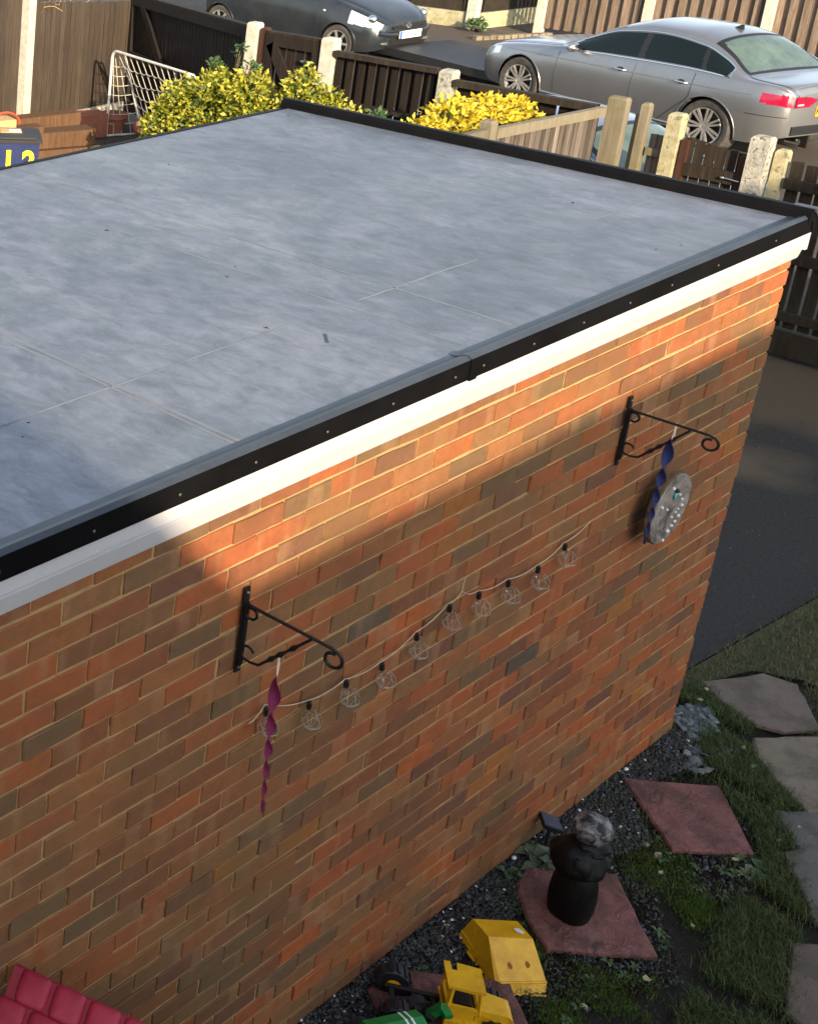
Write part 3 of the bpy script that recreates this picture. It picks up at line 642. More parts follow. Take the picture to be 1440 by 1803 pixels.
# ------------------------------------------------------------------ paving in the garden
def slab(poly, zt, mat, name, label, group=None, jit=.006, seed=1):
    rs = random.Random(seed); P = []
    n = len(poly)
    for i in range(n):
        a, b_ = Vector(poly[i]), Vector(poly[(i + 1) % n]); m_ = max(2, int((b_ - a).length / .05))
        for k in range(m_):
            q = a.lerp(b_, k / m_); P.append((q.x + rs.gauss(0, jit * .4), q.y + rs.gauss(0, jit * .4)))
    mb = MB().prism(P, .0, zt, .007); return thing(name, mb, mat, label, 'paving slab', group)
slab([(-.55, -.04), (-.25, -.31), (-.58, -.575), (-.84, -.37)], .022, MT['redslab'], 'red_slab', 'clear red riven slab lying alone between wall and stepping stones', 'red riven slabs', .004, 1)
slab([(-1.44, -.075), (-1.17, -.30), (-1.475, -.60), (-1.79, -.34), (-1.70, -.22), (-1.56, -.10)], .024, MT['redslab'], 'red_slab', 'red riven slab with chipped corner under the black ornament', 'red riven slabs', .006, 2)
slab([(-2.53, -.07), (-2.37, -.06), (-2.06, -.34), (-2.18, -.47), (-2.40, -.62), (-2.72, -.33)], .03, MT['redslab'], 'red_slab', 'red slab mostly hidden beneath the toy vehicles', 'red riven slabs', .006, 3)
slab([(.50, .075), (.82, -.07), (.86, -.20), (.57, -.40), (.40, -.31), (.35, -.2), (.40, -.05)], .022, MT['stone_pink'], 'stepping_stone', 'pinkish stepping stone farthest up by the drive and lawn', 'stepping stones', .008, 4)
slab([(.24, -.245), (.50, -.42), (.38, -.66), (.06, -.70), (-.12, -.60), (.0, -.42), (.10, -.32)], .022, MT['stone_tan'], 'stepping_stone', 'tan stepping stone second from the drive', 'stepping stones', .008, 5)
slab([(-.47, -.63), (-.30, -.71), (-.42, -.98), (-.74, -1.04), (-.79, -.87), (-.62, -.74)], .022, MT['stone_grey'], 'stepping_stone', 'smooth blue grey stepping stone level with the clear red slab', 'stepping stones', .008, 6)
slab([(-.22, -.50), (-.05, -.63), (-.14, -.80), (-.40, -.68)], .016, MT['stone_grey'], 'stepping_stone', 'small dull grey stone sunk between tan and blue grey stones', 'stepping stones', .012, 7)
slab([(-.98, -.86), (-.80, -1.0), (-1.05, -1.35), (-1.45, -1.22), (-1.36, -.97)], .022, MT['stone_pink'], 'stepping_stone', 'pinkish stepping stone nearest the bottom of the photo', 'stepping stones', .008, 8)

# ------------------------------------------------------------------ black ornament on its slab
ORN = empty('garden_ornament', (-1.545, -.30, .024), 'black weathered garden ornament with pale top standing on red slab', 'ornament')
rs = random.Random(3); ph = [rs.uniform(0, 6) for _ in range(8)]
lean = Matrix.Rotation(math.radians(3), 3, 'X')
mb = MB(); mb.lathe([(.062, .0), (.075, .008), (.083, .05), (.085, .10), (.081, .15), (.072, .195), (.064, .225), (.055, .235)], 24)
mb.v = [(x * (1 + .05 * math.cos(3 * math.atan2(y, x) + .5)), y * (1 + .04 * math.cos(2 * math.atan2(y, x))), z) for x, y, z in mb.v]
mb.build('body', MT['statue'], ORN, True, True)
def lump(name, c_, r, sc, mat, amp, seed, nu=26, nv=18):
    rr = random.Random(seed); waves = [(Vector((rr.gauss(0, 1), rr.gauss(0, 1), rr.gauss(0, 1))) * rr.uniform(2.5, 7), rr.uniform(0, 6), rr.uniform(.3, 1)) for _ in range(9)]
    f = lambda d: amp * sum(a * math.sin(w_.dot(d) + p_) for w_, p_, a in waves) / 3
    mb = MB(); mb.sphere(c_, r, nu, nv, sc, f); return mb.build(name, mat, ORN, True, True)
lump('torso', (-.014, .006, .275), .100, (1.02, .95, .84), MT['statue'], .10, 5)
lump('arm', (.050, -.045, .258), .046, (1.1, .85, .7), MT['statue'], .14, 6, 16, 12); lump('arm', (-.072, -.022, .285), .046, (.85, 1.0, 1.1), MT['statue'], .12, 7, 16, 12)
lump('collar', (.018, -.016, .345), .068, (1.05, 1.0, .5), MT['statue'], .16, 8, 20, 12)
lump('head', (.018, -.008, .405), .070, (1.0, .96, .88), MT['statue_head'], .09, 9)
# solar light
SOL = empty('solar_light', (-1.235, -.055, 0), 'small square black solar light on a stake against the wall foot', 'solar light')
R = Matrix.Rotation(math.radians(40), 3, 'Z') @ Matrix.Rotation(math.radians(12), 3, 'X')
MB().box((-1.235, -.055, .125), (.085, .075, .016), R=R).build('lamp_head', MT['plastic_black'], SOL); MB().box(Vector((-1.235, -.055, .125)) + R @ Vector((0, 0, .0095)), (.078, .068, .004), R=R).build('panel', MT['solar'], SOL)
MB().tube([(-1.235, -.055, 0), (-1.235, -.055, .118)], .007, 6).build('stake', MT['plastic_black'], SOL)

# ------------------------------------------------------------------ toy truck, its loose tipper bed, green tractor
BED = empty('toy_tipper_bed', (-1.98, -.27, 0), 'yellow rusty toy truck bed lying upside down on the ground', 'toy')
b0 = {'a': (-1.985, -.145, .115), 'b': (-1.855, -.248, .115), 'd': (-2.035, -.232, .13), 'c': (-1.908, -.332, .13), 'f': (-2.10, -.33, .03), 'e': (-1.955, -.425, .03), 'g': (-1.995, -.105, .0), 'h': (-2.125, -.335, .0)}
q = {k_: Vector(v_) for k_, v_ in b0.items()}
side = (q['b'] - q['a']); q['g2'] = q['g'] + side * 1.02; q['h2'] = q['h'] + side * 1.06
mb = MB(); P = [q[k_] for k_ in ('a', 'b', 'c', 'd', 'e', 'f', 'g', 'h', 'g2', 'h2')]
mb.add(P, [(0, 1, 2, 3), (3, 2, 4, 5), (0, 3, 5, 7, 6), (1, 8, 9, 4, 2), (6, 8, 1, 0), (5, 4, 9, 7)]); mb.f = [f[::-1] for f in mb.f]; mb.build('shell', MT['toy_yellow'], BED)
mb = MB()
for a_, b_ in (('g', 'h'), ('h', 'h2'), ('g', 'g2'), ('g2', 'h2')): mb.tube([q[a_], q[b_]], .006, 6)
mid1 = q['g'].lerp(q['a'], .32); mid2 = q['h'].lerp(q['f'], .8); mb.tube([mid1, mid2], .004, 5); mb.tube([q['f'], q['e']], .005, 6); mb.build('rim', MT['toy_yellow'], BED, True)
nrm = (q['c'] - q['d']).cross(q['f'] - q['d']).normalized(); nrm = nrm if nrm.z > 0 else -nrm
for u, v_ in ((.30, .62), (.70, .60)):
    c_ = q['d'].lerp(q['c'], u).lerp(q['f'].lerp(q['e'], u), v_) + nrm * .001
    mb = MB(); rs = random.Random(int(u * 100)); pts_ = []
    ax = (q['c'] - q['d']).normalized(); ay = nrm.cross(ax)
    for i in range(12):
        a_ = i * PI / 6; r_ = .011 * rs.uniform(.7, 1.2); pts_.append(c_ + ax * r_ * .8 * math.cos(a_) + ay * r_ * 1.2 * math.sin(a_))
    top = [p_ + nrm * .0015 for p_ in pts_]
    mb.add(top, [tuple(range(12))]); mb.build('rust_patch', MT['rust'], BED)
c_ = q['a'].lerp(q['d'], .62).lerp(q['b'].lerp(q['c'], .62), .83) + Vector((0, 0, .003))
mb = MB(); ax = (q['b'] - q['a']).normalized(); ay = (q['d'] - q['a']).normalized()
mb.add([c_ + ax * .016 * x_ + ay * .016 * y_ for x_, y_ in ((-.8, -1), (.4, -1), (.9, .1), (.6, 1), (-.2, .9), (-.9, .2))], [(0, 1, 2, 3, 4, 5)]); mb.build('white_chip', MT['white'], BED)

hd = Vector((.62, -.785, 0)).normalized(); lt = Vector((-hd.y, hd.x, 0)); TC = Vector((-2.385, -.335, 0))
TR = empty('toy_truck', tuple(TC), 'yellow toy truck cab on black chassis with bed missing', 'toy')
def TP(f_, s_, z_): return TC + hd * f_ + lt * s_ + Vector((0, 0, z_))
Rt = Matrix((hd, lt, Vector((0, 0, 1)))).transposed()
ZB = .075
# lower cab body & running boards
mb = MB(); mb.box(TP(.0, 0, ZB + .012), (.15, .165, .03), R=Rt); mb.box(TP(-.02, 0, ZB + .04), (.10, .125, .05), R=Rt); mb.build('cab_base', MT['toy_yellow_p'], TR)
mb = MB(); hv = [TP(.035, s_, z_) for s_, z_ in ((-.055, ZB), (.055, ZB), (.055, ZB + .085), (-.055, ZB + .085))] + [TP(.165, s_, z_) for s_, z_ in ((-.05, ZB), (.05, ZB), (.05, ZB + .062), (-.05, ZB + .062))] + [TP(.15, s_, ZB + .073) for s_ in (.044, -.044)]
mb.add(hv, [(0, 1, 2, 3), (7, 6, 5, 4), (0, 4, 5, 1), (1, 5, 6, 8, 2), (2, 8, 9, 3), (3, 9, 7, 4, 0), (8, 6, 7, 9)]); mb.f = [f[::-1] for f in mb.f]; mb.build('bonnet', MT['toy_yellow_p'], TR)
for k_ in range(3):
    for sg_ in (1, -1): MB().box(TP(.055 - .022 * k_, sg_ * .078, ZB - .01 + .016 * k_), (.03, .03, .016), R=Rt).build('step', MT['toy_yellow_p'], TR)
mb = MB()
for f_, s_ in ((.045, .058), (.045, -.058), (-.068, .058), (-.068, -.058)): mb.beam(TP(f_, s_, ZB + .06), TP(f_ * .86, s_ * .9, ZB + .168), .014, .012)
for a_, b_ in (((.045, .058), (.045, -.058)), ((.045, .058), (-.068, .058)), ((.045, -.058), (-.068, -.058)), ((-.068, -.058), (-.068, .058))): mb.beam(TP(*a_, ZB + .075), TP(*b_, ZB + .075), .010, .028)
mb.build('cab_frame', MT['toy_yellow_p'], TR)
rp = [(.055, -.06), (.055, .06), (-.03, .066), (-.034, .026), (-.052, .026), (-.054, .066), (-.078, .062), (-.078, -.062), (.0, -.066)]
mb = MB(); top = [TP(f_, s_, ZB + .178) for f_, s_ in rp]; bot = [TP(f_, s_, ZB + .166) for f_, s_ in rp]; n = len(rp)
mb.add(top + bot, [tuple(range(n)), tuple(range(n, 2 * n))[::-1]] + [(i, n + i, n + (i + 1) % n, (i + 1) % n) for i in range(n)]); mb.build('cab_roof', MT['toy_yellow_p'], TR)
MB().box(TP(-.01, 0, ZB + .065), (.06, .09, .05), R=Rt).build('seat', MT['plastic_black'], TR)
MB().box(TP(.172, 0, ZB + .01), (.014, .13, .03), R=Rt).build('bumper', MT['toy_yellow_p'], TR)
mb = MB()
for s_ in (-.035, .035): mb.box(TP(-.165, s_, ZB + .01), (.20, .018, .028), R=Rt)
for f_ in (-.10, -.17, -.25): mb.box(TP(f_, 0, ZB + .01), (.016, .07, .02), R=Rt)
mb.build('chassis', MT['plastic_black'], TR)
Rw = Matrix((hd, Vector((0, 0, 1)), lt)).transposed()
for f_, s_, r_ in ((.105, .085, .06), (.105, -.085, .06), (-.235, .092, .066), (-.235, -.092, .066)):
    mb = MB(); mb.lathe([(r_ * .5, -.030), (r_ * .92, -.030), (r_, -.02), (r_, .02), (r_ * .92, .030), (r_ * .5, .030)], 20, TP(f_, s_, r_ + .005), Rw)
    for k_ in range(14):
        a_ = k_ * PI / 7; mb.box(TP(f_ + (r_) * math.cos(a_), s_, r_ + .005 + r_ * math.sin(a_)), (.012, .05, .010), R=Rt @ Matrix.Rotation(-a_ , 3, 'Y'))
    wh = mb.build('wheel', MT['tyre_toy'], TR)
    mb = MB(); mb.lathe([(r_ * .45, -.032), (r_ * .2, -.034)], 12, TP(f_, s_, r_ + .005), Rw); mb.lathe([(r_ * .45, .032), (r_ * .2, .034)], 12, TP(f_, s_, r_ + .005), Rw); mb.build('hub', MT['toy_yellow_p'], wh, True)

TR.scale = (.92, .92, .92)
gd = Vector((.93, -.37, 0)).normalized(); gs = Vector((-gd.y, gd.x, 0)); GC = Vector((-2.66, -.265, 0))
GT = empty('toy_tractor', tuple(GC), 'green toy tractor with white stripe beside yellow truck at the bottom', 'toy')
def GP(f_, s_, z_): return GC + gd * f_ + gs * s_ + Vector((0, 0, z_))
prof = [(-.045, .06), (-.047, .11), (-.036, .135), (0, .145), (.036, .135), (.047, .11), (.045, .06)]; k_ = len(prof)
mb = MB(); vs = [GP(f_, s_, z_) for f_ in (-.13, .085) for s_, z_ in prof]; mb.add(vs, [(i, i + 1, k_ + i + 1, k_ + i) for i in range(k_ - 1)] + [tuple(range(k_)), tuple(range(k_, 2 * k_))[::-1], (k_ - 1, 0, k_, 2 * k_ - 1)]); mb.f = [f[::-1] for f in mb.f]; mb.build('bonnet', MT['toy_green'], GT)
for f0 in (.012, .035):
    mb = MB(); vs = [GP(f_, s_ * 1.02, z_ * 1.008) for f_ in (f0, f0 + .008) for s_, z_ in prof[1:-1]]; kk = k_ - 2; mb.add(vs, [(i, i + 1, kk + i + 1, kk + i)[::-1] for i in range(kk - 1)]); mb.build('stripe', MT['white'], GT)
mb = MB(); mb.beam(GP(.135, .03, .10), GP(.17, .005, .16), .035, .02); mb.beam(GP(.17, .005, .155), GP(.165, -.03, .15), .03, .02); mb.build('mudguard', MT['toy_green'], GT)
mb = MB()
for (f_, s_) in ((.085, .02), (.10, .045), (.12, .0), (.105, -.03)): mb.box(GP(f_, s_, .10), (.022, .022, .06), rz=f_ * 40)
mb.build('engine', MT['plastic_black'], GT)
Rg = Matrix((gd, Vector((0, 0, 1)), gs)).transposed()
for f_, s_, r_ in ((.13, .085, .06), (.13, -.085, .06), (-.10, .07, .045), (-.10, -.07, .045)):
    mb = MB(); mb.lathe([(r_ * .4, -.02), (r_, -.018), (r_, .018), (r_ * .4, .02)], 16, GP(f_, s_, r_), Rg); mb.build('wheel', MT['tyre_toy'], GT, True)

# ------------------------------------------------------------------ red playhouse roof
PH = empty('playhouse', (-4.36, -.55, 0), 'red plastic playhouse roof with moulded tiles against the brick wall', 'playhouse')
r0 = Vector((-4.375, -.05, 1.225)); ru = Vector((.42, -.905, -.03)).normalized(); rd = Vector((-.78, -.36, -.50)).normalized(); rn = ru.cross(rd).normalized(); rn = rn if rn.z > 0 else -rn
MB().add([r0 + ru * -.02, r0 + ru * 1.1, r0 + ru * 1.1 + rd * .7, r0 + ru * -.02 + rd * .7], [(0, 1, 2, 3)]).build('roof_panel', MT['red_dark'], PH)
mb = MB(); rd2 = Vector((.80, .35, -.48)).normalized(); mb.add([r0 + ru * -.02, r0 + ru * 1.1, r0 + ru * 1.1 + rd2 * .02, r0 + ru * -.02 + rd2 * .02], [(0, 1, 2, 3)]); mb.build('ridge_edge', MT['red_tile'], PH)
def tile_mesh(L, W):
    pr = [(0, .0, 0), (.003, .007, .4), (.010, .012, .75), (.024, .0145, .9), (.045, .0155, 1)]
    mb = MB(); n_ = 20
    def ringp(ins, h):
        out = []
        for i in range(n_):
            a_ = 2 * PI * i / n_; cx_ = math.copysign(abs(math.cos(a_)) ** .35, math.cos(a_)); sy_ = math.copysign(abs(math.sin(a_)) ** .35, math.sin(a_))
            out.append((cx_ * (L / 2 - ins), sy_ * (W / 2 - ins), h))
        return out
    vs = []
    for ins, h, _ in pr: vs += ringp(ins * min(L, W) / .11, h)
    fs = [tuple((len(pr) - 1) * n_ + i for i in range(n_))]
    for j in range(len(pr) - 1):
        for i in range(n_): fs.append((j * n_ + i, j * n_ + (i + 1) % n_, (j + 1) * n_ + (i + 1) % n_, (j + 1) * n_ + i))
    mb.add(vs, fs); return mb.mesh('roof_tile', MT['red_tile'], smooth=True)
TW, TLn = .088, .094
tm = tile_mesh(TLn - .003, TW - .003)
Rr = (Matrix((ru, rd, rn)) if ru.cross(rd).dot(rn) > 0 else Matrix((rd, ru, rn))).transposed()
for row in range(8):
    for c_ in range(11):
        pos = r0 + ru * ((c_ + (.06 if row % 2 else .5)) * TLn) + rd * (row * TW + TW * .45) + rn * .001
        o = link('roof_tile', tm, PH); o.location = pos - PH.location; o.rotation_euler = Rr.to_euler()
MB().add([r0 + ru * .04 + rd * .1 + Vector((0, 0, -.03)), r0 + ru * 1.04 + rd * .1 + Vector((0, 0, -.03)), Vector((*(r0 + ru * 1.04 + rd * .1).xy, 0)), Vector((*(r0 + ru * .04 + rd * .1).xy, 0))], [(0, 1, 2, 3)]).build('wall_panel', MT['cream'], PH)

# ------------------------------------------------------------------ fences and posts
def tag_rows(parent): pass
def post(x, y, h, mat, label, wx=.10, wy=.10, group='concrete fence posts', cat='fence post', cap=True, name='fence_post', rzz=0):
    P = empty(name, (x, y, 0), label, cat, group, rzz)
    mb = MB(); a, b_ = wx / 2, wy / 2; c_ = .012 if cap else .003
    vs = [(-a, -b_, 0), (a, -b_, 0), (a, b_, 0), (-a, b_, 0), (-a, -b_, h - .02), (a, -b_, h - .02), (a, b_, h - .02), (-a, b_, h - .02), (-a + c_, -b_ + c_, h), (a - c_, -b_ + c_, h), (a - c_, b_ - c_, h), (-a + c_, b_ - c_, h)]
    mb.add(vs, [(0, 1, 5, 4), (1, 2, 6, 5), (2, 3, 7, 6), (3, 0, 4, 7), (4, 5, 9, 8), (5, 6, 10, 9), (6, 7, 11, 10), (7, 4, 8, 11), (8, 9, 10, 11)]); o = mb.mesh(name, mat)
    P_ = link('shaft', o, P); return P
BM = {}
def board_mesh(w_, t_, h, mat, key):
    k_ = (round(w_, 3), round(t_, 3), round(h, 2), mat.name, key)
    if k_ not in BM:
        rs = random.Random(hash(k_) % 9999); mb = MB(); x, y = w_ / 2, t_ / 2; tt = rs.uniform(-.006, .006)
        mb.add([(-x, -y, 0), (x, -y, 0), (x, y, 0), (-x, y, 0), (-x, -y, h + tt), (x, -y, h - tt), (x, y, h - tt), (-x, y, h + tt)], [(0, 3, 2, 1), (4, 5, 6, 7), (0, 1, 5, 4), (1, 2, 6, 5), (2, 3, 7, 6), (3, 0, 4, 7)])
        BM[k_] = mb.mesh('board', mat)
    return BM[k_]
def board_fence(name, a, b_, z0, z1, bw, gap, mat, label, cat='fence', group=None, rails=(), rail_mat=None, rail_side=1, bt=.018, alt=0, rail_h=.075, rail_t=.04, mats=None, grad=0, gravel=None):
    """vertical boards from a to b; rails on the left-hand side when walking a->b if rail_side=1"""
    a = Vector((*a, 0)); b_ = Vector((*b_, 0)); d = b_ - a; L = d.length; d.normalize(); nrm = Vector((-d.y, d.x, 0)); ang = math.atan2(d.y, d.x)
    F = empty(name, tuple(a), label, cat, group, ang)
    nb = max(1, int(round(L / (bw + gap)))); st = L / nb; rs = random.Random(int(L * 100) + int(a.y * 10))
    for i in range(nb):
        mt = mat if not mats else mats[i % len(mats)]
        y = rs.uniform(-.003, .003) + (alt if i % 2 else 0)
        top = z1 + rs.uniform(-.008, .008) + grad * (i + .5) / nb
        me = board_mesh(st - gap if not alt else (st + .004 if i % 2 == 0 else st + .02), bt, round(top - z0, 2), mt, rs.randrange(2))
        o = link('board', me, F); o.location = ((i + .5) * st, y, z0); o.rotation_euler = (0, rs.gauss(0, .003), rs.gauss(0, .02))
    for rr in rails:
        z = rr[0]; hh = rr[1] if len(rr) > 1 else rail_h; tt = rr[2] if len(rr) > 2 else rail_t; gz = rr[3] if len(rr) > 3 else 0
        off = rail_side * (bt / 2 + tt / 2 + .004 + max(0, alt if rail_side > 0 else 0)) * (1 if not (len(rr) > 4) else 0)
        mb = MB(); mb.beam((0.002, off, z), (L - .002, off, z + gz), tt, hh); mb.build('rail', rail_mat or mat, F, local=True)
    if gravel:
        MB().box((L / 2, 0, gravel[0] / 2), (L, .05, gravel[0])).build('gravel_board', gravel[1], F, local=True)
    return F
FX = 5.42
# lit brown fence at the far left, facing the sun
LFY = 9.92
board_fence('board_fence', (5.55, LFY), (7.40, LFY), .20, 1.66, .083, .006, MT['wood_brown'], 'sunlit brown close board fence panel behind the football goal', 'fence', None, ((1.69, .03, .05),), MT['wood_brown'], -1, grad=-.14, gravel=(.19, MT['concrete']))
board_fence('board_fence', (3.2, LFY), (5.40, LFY), .20, 1.75, .12, .006, MT['wood_brown'], 'brown fence panel at the left edge of the photo', 'fence', None, (), MT['wood_brown'], -1, gravel=(.19, MT['concrete']))
post(5.475, LFY - .05, 1.95, MT['concrete'], 'white concrete post between the two brown fence panels at far left', .12, .12)
# twiggy climber above the panel
TW_ = empty('bare_climber', (5.75, LFY + .08, 0), 'bare pale twigs showing above the brown fence', 'plant')
mb = MB(); rs = random.Random(4)
for i in range(22):
    p0_ = Vector((5.6 + rs.random() * .8, LFY + .1 + rs.random() * .1, 1.3 + rs.random() * .35)); pts_ = [p0_]
    dd = Vector((rs.uniform(-.2, .25), rs.uniform(-.1, .1), rs.uniform(.02, .2)))
    for k_ in range(6): dd += Vector((rs.gauss(0, .05), rs.gauss(0, .03), rs.gauss(.0, .05))); pts_.append(pts_[-1] + dd * .6)
    mb.tube(pts_, [.006, .005, .005, .004, .003, .003, .002], 5)
mb.tube([(5.75, LFY + .1, 0), (5.8, LFY + .12, .8), (5.85, LFY + .1, 1.5)], .018, 6)
mb.build('twig', MT['pale_wood'], TW_, True)
def gate(name, y0, y1, z1, brace, label, x=FX, mats=('wood_dark', 'wood_dark'), x2=None):
    """boards on the far side, frame rails and a brace on the side facing the garage"""
    dv = Vector(((x if x2 is None else x2) - x, y1 - y0, 0)); G = empty(name, (x, y0, 0), label, 'gate', None, math.atan2(dv.y, dv.x))
    L = dv.length; nb = int(round(L / .10)); st = L / nb; rs = random.Random(int(y0 * 100))
    for i in range(nb):
        me = board_mesh(st - .018, .018, round(z1 - .10, 2), MT[mats[0]], rs.randrange(2)); o = link('board', me, G); o.location = ((i + .5) * st, .02, .08); o.rotation_euler = (0, 0, rs.gauss(0, .03))
    fr = -.022
    for nm, a_, b_, hh in (('top_rail', (0, fr, z1 - .06), (L, fr, z1 - .06), .12), ('middle_rail', (0, fr, z1 * .52), (L, fr, z1 * .52), .10), ('bottom_rail', (0, fr, .18), (L, fr, .18), .10)):
        MB().beam(a_, b_, .045, hh).build(nm, MT[mats[1]], G, local=True)
    for xx in (.045, L - .045): MB().box((xx, fr - .003, z1 / 2 + .02), (.09, .045, z1 - .04)).build('stile', MT[mats[1]], G, local=True)
    MB().beam(brace[0], brace[1], .04, .10, (0, 1, 0)).build('brace', MT[mats[1]], G, local=True) if False else MB().beam((brace[0][0], fr - .008, brace[0][1]), (brace[1][0], fr - .008, brace[1][1]), .035, .11).build('brace', MT[mats[1]], G, local=True)
    MB().beam((0, -.005, z1 + .012), (L, -.005, z1 + .012), .075, .022).build('capping', MT['wood_dark2'], G, local=True)
    return G
G1 = gate('wide_gate', 9.84, 6.74, 1.60, ((.35, 1.56), (1.55, .5)), 'wide dark stained gate with diagonal brace behind the yellow green bush', x=7.36, x2=5.60)
G1.rotation_euler.y = -.055
post(FX, 6.62, 1.90, MT['concrete'], 'pale concrete post between wide gate and narrow gate', .12, .115)
post(FX + .02, 6.50, 1.86, MT['wood_red'], 'reddish timber gate post beside pale concrete post', .09, .07, None)
G2 = gate('narrow_gate', 6.45, 5.82, 1.82, ((.06, 1.72), (.58, .9)), 'narrow dark gate with diagonal brace left of the cream post')
mb = MB(); mb.box((.50, -.055, 1.60), (.14, .012, .03)); mb.tube([(.44, -.066, 1.60), (.60, -.066, 1.60)], .008, 6); mb.box((.50, -.07, 1.615), (.03, .02, .03)); mb.build('bolt', MT['chrome'], G2, local=True)
post(FX - .01, 5.74, 1.87, MT['concrete'], 'cream concrete post standing left of the slatted dark fence panel', .13, .13)
board_fence('board_fence', (FX, 5.66), (FX, 4.61), .35, 1.72, .058, .0, MT['wood_dark'], 'dark fence panel with sunlit slats between two cream posts', 'fence', None, ((1.74, .05, .07), (1.27, .05), (.45, .08)), MT['wood_dark2'], -1, bt=.022, alt=.045)
post(FX - .01, 4.53, 1.76, MT['concrete_rough'], 'pitted pale concrete post behind the golden bush', .13, .125)
board_fence('board_fence', (FX, 4.45), (FX, 3.22), .30, 1.62, .10, .012, MT['wood_dark'], 'dark fence panel in shade behind the golden bush', 'fence', None, ((1.66, .06, .07), (1.2, .05), (.4, .08)), MT['wood_dark2'], -1)
# weathered grey panel, facing the sun, running towards the garage
PY = 3.18
board_fence('weathered_fence', (5.30, PY), (3.64, PY), .15, 1.625, .070, .007, MT['wood_grey'], 'sunlit weathered grey board panel beside the roof edge', 'fence', None, ((1.66, .08, .05, .06), (1.05, .06), (.4, .06)), MT['wood_pale'], 1, bt=.016, grad=.06, mats=[MT['wood_grey'], MT['wood_grey2'], MT['wood_grey'], MT['wood_grey3'], MT['wood_grey2']])
board_fence('weathered_fence', (3.50, PY), (2.7, PY), .15, 1.70, .062, .006, MT['wood_grey'], 'end of weathered panel half hidden by the roof under golden leaves', 'fence', None, ((1.735, .08, .05),), MT['wood_pale'], 1, bt=.016)
post(3.57, PY - .02, 1.83, MT['wood_pale'], 'short pale timber post between the weathered panels', .09, .09, None)
post(5.36, 3.06, 1.79, MT['wood_pale'], 'tall broad yellowish timber post ending the weathered panel', .09, .14, None)
MB_ = board_fence('grey_boards', (5.44, 2.96), (5.44, 2.90), .1, 1.66, .06, .0, MT['wood_pale'], 'single pale upright board between the two yellowish posts', 'board')
post(5.40, 2.865, 1.77, MT['wood_pale'], 'thinner yellowish post right of the broad one', .08, .06, None)
board_fence('grey_boards', (FX + .03, 2.82), (FX + .03, 2.70), .1, 1.52, .055, .008, MT['wood_grey'], 'two wide grey boards between yellowish and mossy posts', 'board', None, ((1.38, .06),), MT['wood_pale'], -1)
post(FX - .02, 2.63, 1.73, MT['concrete_moss'], 'mossy yellowish concrete post left of the small dark gate', .115, .10)
Gt = empty('small_gate', (FX, 2.56, 0), 'small dark damp gate with reddish stiles and a bolt between two concrete posts', 'gate', None, -PI / 2)
Lg = .46; rs = random.Random(9)
for i in range(6):
    o = link('board', board_mesh(.066, .018, round(1.50 - .02 * i * .5, 2), MT['wood_dark2'], 0), Gt); o.location = (.04 + i * .076, .012, .05); o.rotation_euler = (0, 0, rs.gauss(0, .03))
for xx in (.02, Lg - .02): MB().box((xx, -.018, .78), (.05, .04, 1.50 if xx < .1 else 1.42)).build('stile', MT['wood_red'], Gt, local=True)
MB().box((Lg / 2, -.02, 1.30), (Lg - .09, .04, .10)).build('rail', MT['wood_dark2'], Gt, local=True); MB().box((Lg / 2, -.02, .5), (Lg - .09, .04, .10)).build('rail', MT['wood_dark2'], Gt, local=True)
MB().beam((.06, -.022, .58), (Lg - .06, -.022, 1.2), .035, .08).build('brace', MT['wood_dark'], Gt, local=True)
mb = MB(); mb.tube([(Lg - .14, -.055, 1.30), (Lg - .01, -.055, 1.29)], .008, 6); mb.sphere((Lg - .12, -.062, 1.30), .014, 8, 6); mb.build('bolt', MT['chrome'], Gt, True, local=True)
post(FX - .03, 2.02, 1.67, MT['concrete_rough'], 'grey pitted concrete post right of the small dark gate', .12, .13)
post(FX + .05, 1.90, 1.58, MT['concrete_moss'], 'shorter rounded post just behind the grey pitted post', .10, .08)
board_fence('board_fence', (FX + .04, 1.84), (FX + .04, -1.2), .22, 1.50, .075, .022, MT['wood_dark2'], 'dark damp fence running to the right edge beyond the garage corner', 'fence', None, ((1.34, .08), (.78, .08), (.32, .07)), MT['wood_dark2'], -1, bt=.02, gravel=(.2, MT['wood_dark2']))

# ------------------------------------------------------------------ back of the court
BX = 17.75
ys_ = [9.85, 8.18, 6.51, 4.84, 3.17, 1.5]
for i, (ya, yb) in enumerate(zip(ys_[:-1], ys_[1:])):
    lab = ['hit and miss tan fence bay behind the silver car bonnet', 'hit and miss tan fence bay behind the silver car roof', 'hit and miss tan fence bay behind the silver car boot', 'hit and miss tan fence bay beyond the silver car tail', 'hit and miss tan fence bay hidden at far right'][i]
    board_fence('hit_and_miss_fence', (BX, ya - .06), (BX, yb + .06), .12, 1.75, .085, .0, MT['wood_tan'], lab, 'fence', 'hit and miss fence bays at the back of the court', ((1.5, .06), (.5, .06)), MT['wood_tan'], 1, bt=.02, alt=.05, mats=[MT['wood_tan']])
for i, y in enumerate(ys_[:-1]):
    post(BX - .02, y, 1.95, MT['concrete'], ['white concrete post left of the silver car, at the corner of the tan fence', 'white concrete post behind the front of the silver car roof', 'white concrete post behind the rear window of the silver car', 'white concrete post far right of tan fence', 'last white concrete post of tan fence'][i], .13, .13)
